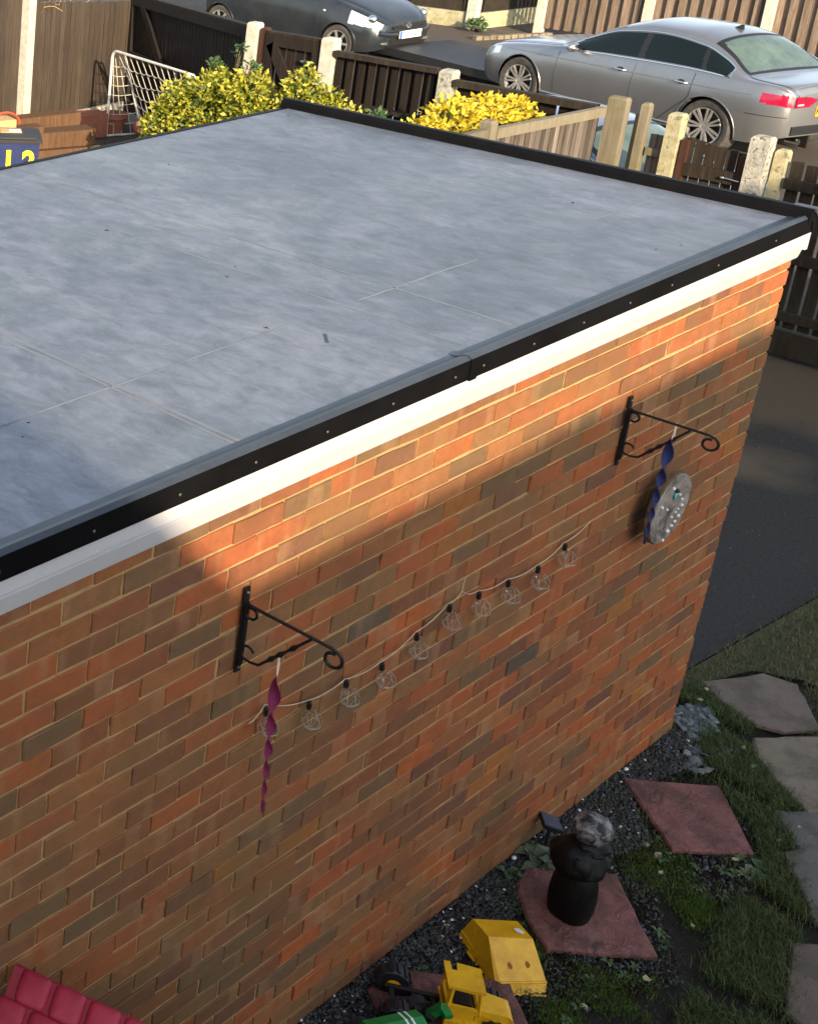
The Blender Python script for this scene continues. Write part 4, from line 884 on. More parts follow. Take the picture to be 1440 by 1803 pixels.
def lap_fence(a, b_, label, n=7):
    a = Vector((*a, 0)); b_ = Vector((*b_, 0)); d = b_ - a; L = d.length; ang = math.atan2(d.y, d.x)
    F = empty('lap_fence', tuple(a), label, 'fence', None, ang)
    MB().box((L / 2, 0, .14), (L, .05, .28)).build('gravel_board', MT['concrete_moss'], F, local=True)
    for i in range(n):
        mb = MB(); z = .30 + i * .185; rs = random.Random(i + int(L * 50)); pts_ = 10; vs = []
        for k_ in range(pts_ + 1):
            x = L * k_ / pts_; w1, w2 = rs.gauss(0, .006), rs.gauss(0, .006); vs += [(x, .026, z + w1), (x, .012, z + .20 + w2), (x, -.004, z + .20 + w2), (x, .008, z + w1)]
        fs = []
        for k_ in range(pts_):
            for j in range(4): fs.append((k_ * 4 + j, k_ * 4 + (j + 1) % 4, k_ * 4 + 4 + (j + 1) % 4, k_ * 4 + 4 + j))
        mb.add(vs, fs); mb.build('slat', MT['wood_dark2'], F, local=True)
    for xx in (.03, L * .5, L - .03): MB().box((xx, .034, .95), (.04, .02, 1.3)).build('batten', MT['wood_dark2'], F, local=True)
    return F
lap_fence((17.35, 10.95), (17.2, 12.9), 'dark lapped fence panel left of white post at the back', 7)
post(17.35, 10.82, 1.9, MT['concrete'], 'white concrete post at the back between dark lapped panels', .16, .16)
lap_fence((20.6, 10.2), (17.45, 10.75), 'dark lapped fence panel right of white post in the alley', 7)
post(19.3, 10.32, 1.7, MT['wood_dark2'], 'dark timber post in the shaded alley', .12, .12, None)
mb = MB()
for i in range(9): a = 16.6 + i * .31
KB = empty('kerb_edging', (16.4, 10.1, 0), 'reddish brick edging line beside the alley mouth', 'kerb')
for i in range(11):
    rs = random.Random(i); o = MB().box((16.42 + i * .125, 10.18 - i * .052, .02), (.118, .10, .09 + rs.uniform(-.008, .008)), rz=-.39).build('kerb_brick', MT['stone_tan'], KB)
def leaf_mass(name, centers, nl, size, mat, parent=None, seed=1, up=.2, cluster=3):
    """leaf clusters: each leaf two folded faces, scattered through ellipsoids [(x,y,z,rx,ry,rz)]"""
    rng = np.random.default_rng(seed); V = []; F = []
    vol = np.array([c_[3] * c_[4] * c_[5] for c_ in centers]) ** .7; pr = vol / vol.sum()
    for _ in range(nl // cluster):
        c_ = centers[rng.choice(len(centers), p=pr)]
        d = rng.normal(size=3); d /= np.linalg.norm(d); d[2] = d[2] if d[2] > -.4 else -d[2]
        r = rng.uniform(.62, 1.04) * (1 + .12 * math.sin(d[0] * 9 + d[1] * 7 + c_[0] * 5)); p = np.array(c_[:3]) + d * np.array(c_[3:6]) * r
        ax0 = d + rng.normal(size=3) * .5 + np.array([0, 0, up]); ax0 /= np.linalg.norm(ax0)
        for k_ in range(cluster):
            ax = ax0 + rng.normal(size=3) * .75; ax /= np.linalg.norm(ax)
            sd_ = np.cross(ax, rng.normal(size=3)); sd_ /= np.linalg.norm(sd_); nn = np.cross(ax, sd_); L = size * rng.uniform(.6, 1.25); W = L * .27
            b0_ = p + rng.normal(size=3) * size * .2; n0 = len(V)
            V += [b0_, b0_ + ax * L * .5 + sd_ * W + nn * L * .08, b0_ + ax * L, b0_ + ax * L * .5 - sd_ * W + nn * L * .08]
            F += [(n0, n0 + 1, n0 + 2), (n0, n0 + 2, n0 + 3)]
    off = wloc(parent) if parent else (0, 0, 0)
    return np_mesh(name, V, F, mat, parent, False, tuple(off))
def bush(loc, lobes, nl, size, mat, label, cat='bush', seed=1, mat2=None, frac=.3, core=(.03, .045, .012)):
    B = empty('bush', loc, label, cat, None)
    o = leaf_mass('foliage', lobes, nl, size, mat, B, seed); o['kind'] = 'stuff'
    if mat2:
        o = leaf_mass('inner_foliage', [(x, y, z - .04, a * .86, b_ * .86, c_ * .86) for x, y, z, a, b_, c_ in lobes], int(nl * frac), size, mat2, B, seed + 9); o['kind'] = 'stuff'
    rs = random.Random(seed); mb = MB()
    for (x, y, z, a, b_, c_) in lobes:
        for k_ in range(4):
            tip = Vector((x + rs.uniform(-a, a) * .6, y + rs.uniform(-b_, b_) * .6, z + rs.uniform(-.2, .6) * c_)); base = Vector((loc[0] + rs.gauss(0, .06), loc[1] + rs.gauss(0, .06), 0)); m_ = base.lerp(tip, .5) + Vector((rs.gauss(0, .05), rs.gauss(0, .05), .05))
            mb.tube([base, m_, tip], [.018, .012, .005], 5)
    mb.build('stem', MT['stem'], B, True)
    return B
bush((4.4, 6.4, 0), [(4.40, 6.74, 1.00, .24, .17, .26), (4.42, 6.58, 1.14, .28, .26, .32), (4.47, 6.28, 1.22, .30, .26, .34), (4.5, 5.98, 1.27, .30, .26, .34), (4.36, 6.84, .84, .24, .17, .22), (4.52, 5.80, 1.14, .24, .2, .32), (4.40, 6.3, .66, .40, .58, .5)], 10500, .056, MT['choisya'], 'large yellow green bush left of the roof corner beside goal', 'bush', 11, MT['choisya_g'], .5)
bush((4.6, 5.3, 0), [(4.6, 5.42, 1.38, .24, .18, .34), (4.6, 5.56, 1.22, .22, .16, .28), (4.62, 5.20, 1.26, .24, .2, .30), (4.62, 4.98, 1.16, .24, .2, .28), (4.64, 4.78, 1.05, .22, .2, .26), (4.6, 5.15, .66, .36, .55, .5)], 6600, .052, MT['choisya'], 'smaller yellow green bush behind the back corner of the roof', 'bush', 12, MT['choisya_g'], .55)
SB = bush((4.5, 6.2, 0), [(4.52, 6.12, 1.72, .06, .06, .14), (4.5, 6.36, 1.58, .07, .07, .10), (4.5, 5.95, 1.64, .05, .05, .08)], 200, .05, MT['weed'], 'leggy green shoots rising above the large yellow green bush', 'shrub', 15)
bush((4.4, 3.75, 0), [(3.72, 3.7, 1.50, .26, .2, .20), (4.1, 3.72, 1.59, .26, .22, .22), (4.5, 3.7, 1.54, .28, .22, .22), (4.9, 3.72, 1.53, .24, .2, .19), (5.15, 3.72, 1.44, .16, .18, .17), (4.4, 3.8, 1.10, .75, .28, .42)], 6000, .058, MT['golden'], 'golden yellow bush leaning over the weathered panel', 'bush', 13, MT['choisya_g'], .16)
bush((3.5, 3.95, 0), [(3.42, 3.95, 1.62, .12, .1, .16), (3.25, 3.95, 1.5, .1, .1, .16)], 160, .055, MT['weed'], 'thin green shoots at the left end of the golden bush', 'shrub', 16)
bush((17.15, 10.62, 0), [(17.15, 10.62, .08, .22, .14, .12)], 260, .07, MT['weed'], 'small weed tuft at the foot of the white post at the back', 'weed', 17)

# ------------------------------------------------------------------ goal, ball, clutter beyond the garage
A = Vector((6.33, 9.26, 0)); Bq = Vector((5.93, 7.75, 0)); ab = (Bq - A); abn = ab.normalized(); outn = Vector((-abn.y, abn.x, 0)); outn = outn if outn.x > 0 else -outn
GOAL = empty('football_goal', tuple(A), 'white tube football goal with sagging white net beside the brown fence', 'football goal')
H = 1.10; r_ = .10
def rounded(P0, P1, h, offs, up):
    e = (P1 - P0).normalized(); out = [P0 + Vector((0, 0, .03))]
    for a_ in np.linspace(0, PI / 2, 6): out.append(P0 + offs + up * 0 + e * r_ * (1 - math.cos(a_)) + Vector((0, 0, h - r_ + r_ * math.sin(a_))))
    for a_ in np.linspace(PI / 2, 0, 6): out.append(P1 + offs - e * r_ * (1 - math.cos(a_)) + Vector((0, 0, h - r_ + r_ * math.sin(a_))))
    out.append(P1 + Vector((0, 0, .03))); return out
Z3 = Vector((0, 0, 0))
mb = MB(); mb.tube(rounded(A, Bq, H, Z3, Z3), .017, 8); mb.build('front_frame', MT['tube_white'], GOAL, True)
A2 = A + outn * .48 + abn * .05; B2q = Bq + outn * .14
mb = MB(); mb.tube([A2 + Vector((0, 0, .03)), A + outn * .16 + abn * .06 + Vector((0, 0, H - .12)), A + outn * .10 + abn * .09 + Vector((0, 0, H - .03)), A + abn * .16 + Vector((0, 0, H + .004))], .013, 7)
mb.tube([B2q + Vector((0, 0, .03)), Bq + outn * .16 - abn * .06 + Vector((0, 0, H - .12)), Bq + outn * .10 - abn * .09 + Vector((0, 0, H - .03)), Bq - abn * .16 + Vector((0, 0, H + .004))], .013, 7)
mb.tube([A + Vector((0, 0, .03)), A + outn * .03 - abn * .0 + Vector((0, 0, .018)), A2 + Vector((0, 0, .02)), B2q + Vector((0, 0, .02)), Bq + Vector((0, 0, .03))], .014, 7); mb.build('back_frame', MT['tube_white'], GOAL, True)
mb = MB(); nu, nv = 11, 7
def netp(u, v): 
    top = A + abn * .1 + ab * .88 * u + Vector((0, 0, H)); bot = A2 + (B2q - A2) * u + Vector((0, 0, .05)); p_ = top.lerp(bot, v); return p_ + outn * .10 * math.sin(PI * v) + Vector((0, 0, -.10 * math.sin(PI * v) * (1 + .3 * math.sin(u * 9))))
for i in range(nu + 1): mb.tube([netp(i / nu, k_ / 10) for k_ in range(11)], .0055, 4)
for j in range(1, nv + 1): mb.tube([netp(k_ / 22, j / nv) + Vector((0, 0, -.018 * abs(math.sin(PI * k_ / 2)))) for k_ in range(23)], .0055, 4)
def netq(u, v):
    p0_ = A + Vector((0, 0, H - .05)).lerp(Vector((0, 0, .05)), v); p1_ = (A + outn * .16 + Vector((0, 0, H - .1))).lerp(A2 + Vector((0, 0, .05)), v); return p0_.lerp(p1_, u) - abn * .05 * math.sin(PI * u) + Vector((0, 0, -.03 * math.sin(PI * u)))
for i in range(1, 4): mb.tube([netq(i / 4, k_ / 8) for k_ in range(9)], .005, 4)
for j in range(1, 8): mb.tube([netq(k_ / 6, j / 8) for k_ in range(7)], .005, 4)
mb.build('net', MT['net'], GOAL)
mb = MB(); mb.sphere((6.72, 9.02, .12), .12, 20, 14); BL = thing('football', mb, MT['ball'], 'faded red and white football behind the goal net', 'ball', None, True, (6.72, 9.02, 0))
for i, dv in enumerate([(-.5, -.6, .6), (.2, -.9, .3), (-.8, -.1, .5), (-.3, -.3, .95), (-.7, -.7, -.1)]):
    d_ = Vector(dv).normalized(); u_ = d_.orthogonal().normalized(); v_ = d_.cross(u_); mb = MB(); ring_ = [Vector((6.72, 9.02, .12)) + (d_ * .118 + (u_ * math.cos(a_) + v_ * math.sin(a_)) * .042).normalized() * .1215 for a_ in np.linspace(0, 2 * PI, 6)[:-1]]
    mb.add(ring_ + [Vector((6.72, 9.02, .12)) + d_ * .124], [(k_, (k_ + 1) % 5, 5) for k_ in range(5)]); mb.build('panel_patch', MT['ball_w'], BL, loc=None)
def sleeper(a, b_, z, w_, h, label, mat=None):
    mb = MB(); mb.beam((*a, z + h / 2), (*b_, z + h / 2), w_, h - .004); return thing('timber_sleeper', mb, mat or MT['sleeper'], label, 'timber', 'stacked brown timbers by the fence')
sleeper((4.35, 8.95), (5.33, 8.62), .22, .24, .19, 'upper brown sleeper of the lower timber stack beside goal')
sleeper((4.3, 8.93), (5.22, 8.62), .0, .24, .21, 'bottom brown sleeper with pale sawn end beside goal')
MB().box((5.235, 8.615, .10), (.03, .2, .16), rz=-.33).build('sawn_end', MT['pale_wood'], None) if False else None
sleeper((4.2, 9.22), (5.45, 8.98), .36, .20, .16, 'long brown sleeper leaning at back against the brown fence')
sleeper((4.2, 9.24), (5.4, 9.02), .0, .22, .34, 'thick brown baulk under the long back sleeper')
sleeper((3.4, 9.0), (4.62, 8.75), .42, .18, .09, 'reddish brown plank behind the navy box')
thing('timber_offcut', MB().box((5.32, 8.52, .14), (.16, .12, .10), rz=-.3), MT['pale_wood'], 'pale sawn timber offcut at the end of the sleepers', 'timber')
thing('terracotta_trough', MB().box((6.05, 9.45, .16), (.62, .26, .30), rz=-.35), MT['terracotta'], 'terracotta trough standing against fence behind the goal post', 'planter')
thing('terracotta_pot', MB().lathe([(.12, 0), (.16, .2), (.175, .21), (.175, .26), (.15, .26)], 14, (6.55, 9.35, 0)), MT['terracotta'], 'terracotta pot behind the goal net', 'planter', None, True)
TB = empty('wooden_trug', (4.1, 8.8, .52), 'pale wooden box with an orange red arched handle on the timbers', 'box')
MB().box((4.02, 8.86, .58), (.40, .26, .13), rz=-.3).build('box', MT['pale_wood'], TB); Rr_ = Matrix.Rotation(-.3, 3, 'Z')
mb = MB(); mb.tube([Vector((4.06, 8.84, .58)) + Rr_ @ Vector((.19 * math.cos(a_), -.135, .02 + .14 * math.sin(a_))) for a_ in np.linspace(0, PI, 14)], .012, 7); mb.build('handle', MT['red_handle'], TB, True)
# navy recycling box with house number
nb_c = Vector((3.30, 7.96, 0)); nd = Vector((.62, -.78, 0)).normalized(); nd = Vector((.757, -.653, 0)).normalized(); ns = Vector((-nd.y, nd.x, 0)); NB = empty('recycling_box', tuple(nb_c), 'navy box with black lid and yellow stick-on numbers, standing beyond the roof edge', 'recycling box')
Rn = Matrix((nd, ns, Vector((0, 0, 1)))).transposed()
def NP(a_, b_, z_): return nb_c + nd * a_ + ns * b_ + Vector((0, 0, z_))
zb = .30; HB = .73; bw_, bd_ = .34, .24
mb = MB(); vs = [NP(sx * bw_ * .9, sy * bd_ * .9, .0) for sx, sy in ((-1, -1), (1, -1), (1, 1), (-1, 1))] + [NP(sx * bw_, sy * bd_, HB) for sx, sy in ((-1, -1), (1, -1), (1, 1), (-1, 1))]
mb.add(vs, [(0, 3, 2, 1), (0, 1, 5, 4), (1, 2, 6, 5), (2, 3, 7, 6), (3, 0, 4, 7), (4, 5, 6, 7)]); mb.build('body', MT['navy'], NB)
mb = MB(); mb.box(NP(0, 0, HB + .015), (2 * bw_ + .05, 2 * bd_ + .05, .03), R=Rn); mb.box(NP(0, 0, HB + .037), (2 * bw_ - .06, 2 * bd_ - .06, .02), R=Rn); mb.box(NP(-.1, 0, HB + .05), (.02, 2 * bd_ - .1, .012), R=Rn); mb.build('lid', MT['plastic_black'], NB)
MB().box(NP(.06, .06, HB + .052), (.22, .16, .008), R=Rn).build('lid_sticker', MT['pale_wood'], NB); MB().box(NP(.10, .05, HB + .058), (.12, .08, .006), R=Rn).build('lid_sticker', MT['white'], NB)
mb = MB(); mb.tube([NP(-bw_ - .02, -bd_ - .03, HB), NP(-bw_ - .03, -bd_ - .06, HB - .06), NP(-bw_ + .06, -bd_ - .06, HB - .07), NP(-bw_ + .08, -bd_ - .03, HB)], .01, 6); mb.build('handle', MT['chrome'], NB, True)
def text_mesh(txt, size, name, mat, parent, loc, rotm, ext=.001, local=True, sx=1.0, bold=0):
    cu = bpy.data.curves.new(name, 'FONT'); cu.body = txt; cu.size = size; cu.extrude = ext; cu.offset = bold; cu.align_x = 'CENTER'; cu.align_y = 'CENTER'; cu.resolution_u = 3
    tmp = bpy.data.objects.new(name, cu); COL.objects.link(tmp); dg = bpy.context.evaluated_depsgraph_get(); dg.update()
    me = bpy.data.meshes.new_from_object(tmp.evaluated_get(dg)); bpy.data.objects.remove(tmp); me.materials.clear(); me.materials.append(mat)
    o = link(name, me, parent); o.location = loc; o.rotation_euler = rotm.to_euler(); o.scale = (sx, 1, 1); return o
fr = Matrix((nd, Vector((0, 0, 1)), -ns)).transposed()
for a_, ch in ((.03, '1'), (.235, '2')):
    text_mesh(ch, .31, 'number', MT['neon'], NB, NP(a_, -bd_ * .975 - .008, .52) - nb_c, fr, .002, bold=.012, sx=.85)

# ------------------------------------------------------------------ cars
def pchip(xk, yk, x):
    xk = np.array(xk, float); yk = np.array(yk, float); h = np.diff(xk); dl = np.diff(yk) / h; m = np.zeros(len(xk)); m[0] = dl[0]; m[-1] = dl[-1]
    for i in range(1, len(xk) - 1):
        if dl[i - 1] * dl[i] > 0:
            w1 = 2 * h[i] + h[i - 1]; w2 = h[i] + 2 * h[i - 1]; m[i] = (w1 + w2) / (w1 / dl[i - 1] + w2 / dl[i])
    i = np.clip(np.searchsorted(xk, x) - 1, 0, len(xk) - 2); t = (x - xk[i]) / h[i]
    return (1 + 2 * t) * (1 - t) ** 2 * yk[i] + t * (1 - t) ** 2 * h[i] * m[i] + t * t * (3 - 2 * t) * yk[i + 1] + t * t * (t - 1) * h[i] * m[i + 1]
class Car:
    """x runs from the nose (0) to the tail (L); local frame: +X forward, +Y left"""
    def __init__(s, K, L, axles, wr, arch, name, label, loc, rz, paint):
        s.K = K; s.L = L; s.ax = axles; s.wr = wr; s.arch = arch
        s.root = empty(name, loc, label, 'car', None, rz); s.paint = paint
        s.mid = (axles[0] + axles[1]) / 2
    def k(s, key, x): return pchip(s.K[key][0], s.K[key][1], np.asarray(x, float))
    def P(s, x, seg, t):
        x = np.asarray(x, float); t = np.asarray(t, float)
        zs, zb, zr, zc = s.k('zs', x), s.k('zb', x), s.k('zr', x), s.k('zc', x); ysh, yr = s.k('ysh', x), s.k('yr', x)
        ym = ysh + s.k('bulge', x); ys = ym - .05
        if seg == 0:
            zm = zs + (zb - zs) * .52
            cy, cz = 2 * ym - .5 * (ys + ysh), 2 * zm - .5 * (zs + zb)
            y = (1 - t) ** 2 * ys + 2 * t * (1 - t) * cy + t * t * ysh; z = (1 - t) ** 2 * zs + 2 * t * (1 - t) * cz + t * t * zb
        elif seg == 1:
            b = .022 * np.sin(PI * t); y = ysh + (yr - ysh) * t + b; z = zb + (zr - zb) * t + b * .4
        else:
            y = yr * (1 - t) ** .8 * (1 + .0 * t); y = yr * np.cos(t * PI / 2); z = zr + (zc - zr) * np.sin(t * PI / 2)
        return np.stack([s.mid - x, y, z], -1)
    def build(s, glassfn, lampfn, rearcap=None, frontcap=None):
        L = s.L; nx = int(L / .0165)
        xs = L * (.5 - .5 * np.cos(np.linspace(0, PI, nx + 1))) * .25 + np.linspace(0, L, nx + 1) * .75
        segs = [(0, 34), (1, 16), (2, 26)]; rows = []; tags = []
        for sg, n_ in segs:
            for i in range(n_ if sg < 2 else n_ + 1): rows.append((sg, i / n_))
        G = np.stack([s.P(xs, sg, np.full_like(xs, t_)) for sg, t_ in rows], 1)      # (nx+1, nv, 3)
        nv = len(rows); C = (G[:-1, :-1] + G[1:, :-1] + G[:-1, 1:] + G[1:, 1:]) / 4
        sgc = np.array([rows[j][0] for j in range(nv - 1)]); tc = np.array([(rows[j][1] + (rows[j + 1][1] if rows[j + 1][0] == rows[j][0] else 1)) / 2 for j in range(nv - 1)])
        X = s.mid - C[..., 0]; Z = C[..., 2]; Y = C[..., 1]
        cls = np.zeros(X.shape, int)
        for a_ in s.ax: cls[((X - a_) ** 2 + (Z - s.wr) ** 2 < s.arch ** 2) & (sgc[None, :] == 0)] = -1
        glassfn(s, X, Y, Z, sgc, tc, cls); lampfn(s, X, Y, Z, sgc, tc, cls)
        idx = np.arange((nx + 1) * nv).reshape(nx + 1, nv)
        Vl = G.reshape(-1, 3); Vr = Vl * np.array([1, -1, 1]); N = len(Vl)
        q = np.stack([idx[:-1, :-1], idx[:-1, 1:], idx[1:, 1:], idx[1:, :-1]], -1)
        names = {0: ('body', s.paint, True), 1: ('side_window', MT['glass'], True), 2: ('windscreen', MT['glass'], True), 3: ('rear_window', MT['glass_rear'], True), 4: ('tail_lamp', MT['lamp_red'], True), 5: ('headlamp', MT['lamp_clear'], True), 6: ('cowl', MT['rubber'], True), 7: ('pillar', MT['rubber'], True), 8: ('pillar', MT['rubber'], True), 9: ('rear_window_frame', MT['rubber'], True)}
        allV = np.concatenate([Vl, Vr])
        for c_, (nm, mt, sm) in names.items():
            sel = cls == c_
            if not sel.any(): continue
            Q = q[sel]; Qr = Q[:, ::-1] + N
            sets = [np.concatenate([Q, Qr])] if c_ in (0, 2, 3, 6, 9) else [Q, Qr]
            for F in sets:
                if c_ == 0: F = np.concatenate([F] + s.caps(idx, N))
                u, inv = np.unique(F, return_inverse=True); np_mesh(nm, allV[u], inv.reshape(F.shape), mt, s.root, sm)
        return s
    def caps(s, idx, N):
        out = []
        for i, flip in ((0, False), (-1, True)):
            col = idx[i]; l = col[:-1]; l2 = col[1:]; F = np.stack([l, l + N, l2 + N, l2], -1); out.append(F[:, ::-1] if flip else F)
        return out
    def tubex(s, pts, r, name, mat, n=6, side=1):
        mb = MB(); mb.tube([(p[0], p[1] * side, p[2]) for p in pts], r, n); return mb.build(name, mat, s.root, True, local=True)
    def wheels(s, rimfn, tread=.2, yw=.73):
        for a_ in s.ax:
            for sd_ in (1, -1):
                X0 = s.mid - a_; Rw = Matrix(((1, 0, 0), (0, 0, sd_), (0, 1, 0))).transposed() if False else Matrix(((1, 0, 0), (0, 0, -sd_), (0, sd_, 0)))
                Rw = Matrix((Vector((1, 0, 0)), Vector((0, 0, -sd_)), Vector((0, sd_, 0)))).transposed()
                r_ = s.wr; W = tread / 2; rim = r_ * .70; base = Vector((X0, sd_ * yw, r_))
                mb = MB(); prof = [(rim, -W), (r_ * .93, -W), (r_, -W * .72), (r_, W * .72), (r_ * .95, W * .97), (r_ * .80, W), (rim, W * .86), (rim * .98, W * .2)]
                mb.lathe(prof, 36, base, Rw, False); wo = mb.build('wheel', MT['tyre'], s.root, True, local=True)
                mb = MB(); mb.lathe([(rim * .99, W * .10), (.001, W * .05)], 30, base, Rw, False); mb.build('brake_void', MT['ink'], wo, local=True)
                mb = MB(); rimfn(mb, rim, W, base, Rw); mb.build('rim', MT['alloy'], wo, True, local=True)
                # liner
                mb = MB(); n_ = 20; vs = []
                for k_ in range(n_ + 1):
                    a = -.25 + (PI + .5) * k_ / n_; 
                    for y in (.80, .42): vs.append((X0 + s.arch * .985 * math.cos(a), sd_ * y, r_ + s.arch * .985 * math.sin(a)))
                mb.add(vs, [(2 * k_, 2 * k_ + 1, 2 * k_ + 3, 2 * k_ + 2) for k_ in range(n_)]); mb.box((X0, sd_ * .42, r_), (s.arch * 2, .02, s.arch * 1.6)); mb.build('arch_liner', MT['ink'], s.root, local=True)
                # lip
                pts_ = []
                for k_ in range(25):
                    a = -.12 + (PI + .24) * k_ / 24; xx = a_ - s.arch * math.cos(a); zz = r_ + s.arch * math.sin(a); pts_.append(Vector(s.surf(xx, zz)) + Vector((0, .002, 0)))
                s.tubex(pts_, .007, 'arch_lip', s.paint, 6, sd_)
    def surf(s, x, z):
        zs, zb = float(s.k('zs', x)), float(s.k('zb', x)); lo, hi = 0.0, 1.0
        for _ in range(24):
            m_ = (lo + hi) / 2
            if s.P(x, 0, m_)[2] < z: lo = m_
            else: hi = m_
        return s.P(x, 0, (lo + hi) / 2)
def seven_spoke(mb, rim, W, base, Rw, n=7, dbl=True, face=.92):
    mb.lathe([(rim * 1.0, W * .95), (rim * .93, W * face), (rim * .90, W * .5), (rim * .95, W * .5)], 36, base, Rw, False)
    mb.lathe([(rim * .22, W * .62), (rim * .20, W * .80), (rim * .08, W * .84), (0.001, W * .84)], 18, base, Rw)
    for k_ in range(n):
        for o_ in ((-.11, .11) if dbl else (0,)):
            a = 2 * PI * k_ / n + o_ * 1.0; a1 = 2 * PI * k_ / n + o_ * 1.25
            p0_ = base + Rw @ Vector((rim * .17 * math.cos(a + o_), rim * .17 * math.sin(a + o_), W * .74)); p1_ = base + Rw @ Vector((rim * .95 * math.cos(a1), rim * .95 * math.sin(a1), W * .86))
            mb.beam(p0_, p1_, rim * (.105 if dbl else .17), W * .22, Rw @ Vector((0, 0, 1)))
SED = {'zs': ([0, .25, .8, 4.1, 4.5], [.30, .22, .19, .24, .36]), 'zb': ([0, .08, .3, 1.0, 1.4, 2.5, 3.5, 3.9, 4.35, 4.46, 4.5], [.57, .62, .70, .81, .85, .89, .925, .92, .90, .86, .80]),
       'zr': ([0, .08, .3, 1.0, 1.38, 1.62, 2.1, 2.65, 3.15, 3.5, 3.8, 3.95, 4.35, 4.46, 4.5], [.59, .66, .75, .86, .905, 1.02, 1.225, 1.285, 1.235, 1.11, .975, .945, .925, .89, .82]),
       'zc': ([0, .08, .3, 1.0, 1.33, 1.42, 2.05, 2.35, 2.85, 3.22, 3.4, 3.86, 3.95, 4.3, 4.42, 4.47, 4.5], [.60, .69, .79, .905, .94, .965, 1.30, 1.37, 1.375, 1.335, 1.265, .985, .965, .955, .95, .92, .84]),
       'ysh': ([0, .05, .15, .4, .9, 1.6, 2.5, 3.5, 4.1, 4.35, 4.45, 4.5], [.50, .60, .69, .765, .80, .815, .82, .815, .77, .71, .66, .61]),
       'yr': ([0, .08, .3, 1.0, 1.38, 1.62, 2.1, 2.65, 3.2, 3.5, 3.85, 4.2, 4.42, 4.5], [.38, .50, .58, .66, .70, .665, .575, .555, .565, .60, .665, .665, .62, .54]),
       'bulge': ([0, .3, .85, 1.4, 2.9, 3.5, 4.2, 4.5], [.05, .055, .058, .05, .05, .062, .06, .03])}
for k_, (xk_, yk_) in SED.items(): SED[k_] = ([x if x <= 3.6 else 3.6 + (x - 3.6) * .84 for x in xk_], yk_)
TL = 3.6 + .9 * .84
def sedan(name, label, loc, rz, paint_, plate=None, details=True):
    c = Car(SED, TL, (.84, 3.54), .32, .362, name, label, loc, rz, paint_)
    def gl(s, X, Y, Z, sg, tc, cls):
        zr, zb = s.k('zr', X), s.k('zb', X); B = sg[None, :] == 1; T = np.broadcast_to(tc[None, :], X.shape)
        side = B & (T > .10) & (T < .90) & (zr - zb > .085) & (X > 1.52) & (X < 3.66)
        pil = (np.abs(X - 2.50 - .10 * (.5 - T)) < .04) | (np.abs(X - 3.30 - .16 * (.5 - T)) < .028)
        cls[side] = 1; cls[side & pil & (X < 2.8)] = 7; cls[side & pil & (X >= 2.8)] = 8; cls[B & (zr - zb > .07) & ((T <= .10) | (T >= .90)) & (X > 1.5) & (X < 3.7)] = np.where(cls[B & (zr - zb > .07) & ((T <= .10) | (T >= .90)) & (X > 1.5) & (X < 3.7)] == 0, 0, 0)
        C2 = sg[None, :] == 2; yr = s.k('yr', X)
        ws = C2 & (X > 1.42) & (X < 2.06) & (Y < yr * .985); cls[ws] = 2
        cls[C2 & (X > 1.33) & (X <= 1.42) & (Y < yr * .97)] = 6
        rw = C2 & (X > 3.26) & (X < 3.82) & (Y < yr - .018); cls[rw] = 9
        cls[C2 & (X > 3.315) & (X < 3.765) & (Y < yr - .075)] = 3
    def lm(s, X, Y, Z, sg, tc, cls):
        z1 = .855 - .0 * X; tl = (X > 4.10) & (Z > .70 + (TL - X) * .12) & (Z < .835) & (sg[None, :] <= 0); cls[tl] = 4
        hl = (X < .42) & (X > .02) & (Z > .57 + X * .12) & (Z < .645 + X * .22) & (Y > .46) & (sg[None, :] == 0); cls[hl] = 5
    c.build(gl, lm)
    R_ = c.root
    # rear cap pieces: lamps on the tail face, plate, boot line, lower bumper
    xr = c.mid - TL
    for sd_ in (1, -1):
        mb = MB(); pr_ = [(sd_ * .60, .70), (sd_ * .60, .825), (sd_ * .40, .815), (sd_ * .27, .775), (sd_ * .40, .70)]; n_ = 5
        vs = [(xr - .003, y, z) for y, z in pr_] + [(xr - .016, y * .995, z) for y, z in pr_]; mb.add(vs, [tuple(range(5, 10)) if sd_ > 0 else tuple(range(5, 10))[::-1]] + [(i, (i + 1) % 5, 5 + (i + 1) % 5, 5 + i) for i in range(5)]); mb.build('tail_lamp', MT['lamp_red'], R_, local=True)
    MB().box((xr - .006, 0, .43), (.02, 1.16, .10)).build('rear_valance', MT['rubber'], R_, local=True)
    mb = MB(); mb.tube([(xr + .10, .46, .30), (xr - .035, .46, .30)], .035, 12); mb.build('exhaust_tip', MT['chrome'], R_, True, local=True)
    mb = MB(); mb.tube([(xr - .036, .46, .30), (xr - .037, .46, .30)], .027, 12); mb.build('exhaust_bore', MT['ink'], R_, True, local=True)
    if plate:
        pl = MB().box((xr - .012, 0, .64), (.012, .52, .115)).build('number_plate', MT['plate_y'], R_, local=True)
        Rt_ = Matrix((Vector((0, -1, 0)), Vector((0, 0, 1)), Vector((-1, 0, 0)))).transposed()
        text_mesh(plate, .105, 'plate_text', MT['ink'], pl, (xr - .0195, .165, .64), Rt_, .001, bold=.002)
    for sd_ in (1, -1):
        MB().box((xr - .0165, sd_ * .47, .765), (.004, .008, .12)).build('lamp_divider', MT['ink'], R_, local=True)
        MB().box((xr - .0165, sd_ * .53, .732), (.004, .09, .018)).build('lamp_strip', MT['lamp_clear'], R_, local=True)
    # bumper crease, boot shut line
    def follow(x0, x1, zf, n=30, off=.002): 
        out = []
        for x in np.linspace(x0, x1, n): p_ = c.surf(x, zf(x)); out.append(Vector(p_) + Vector((0, off, 0)))
        return out
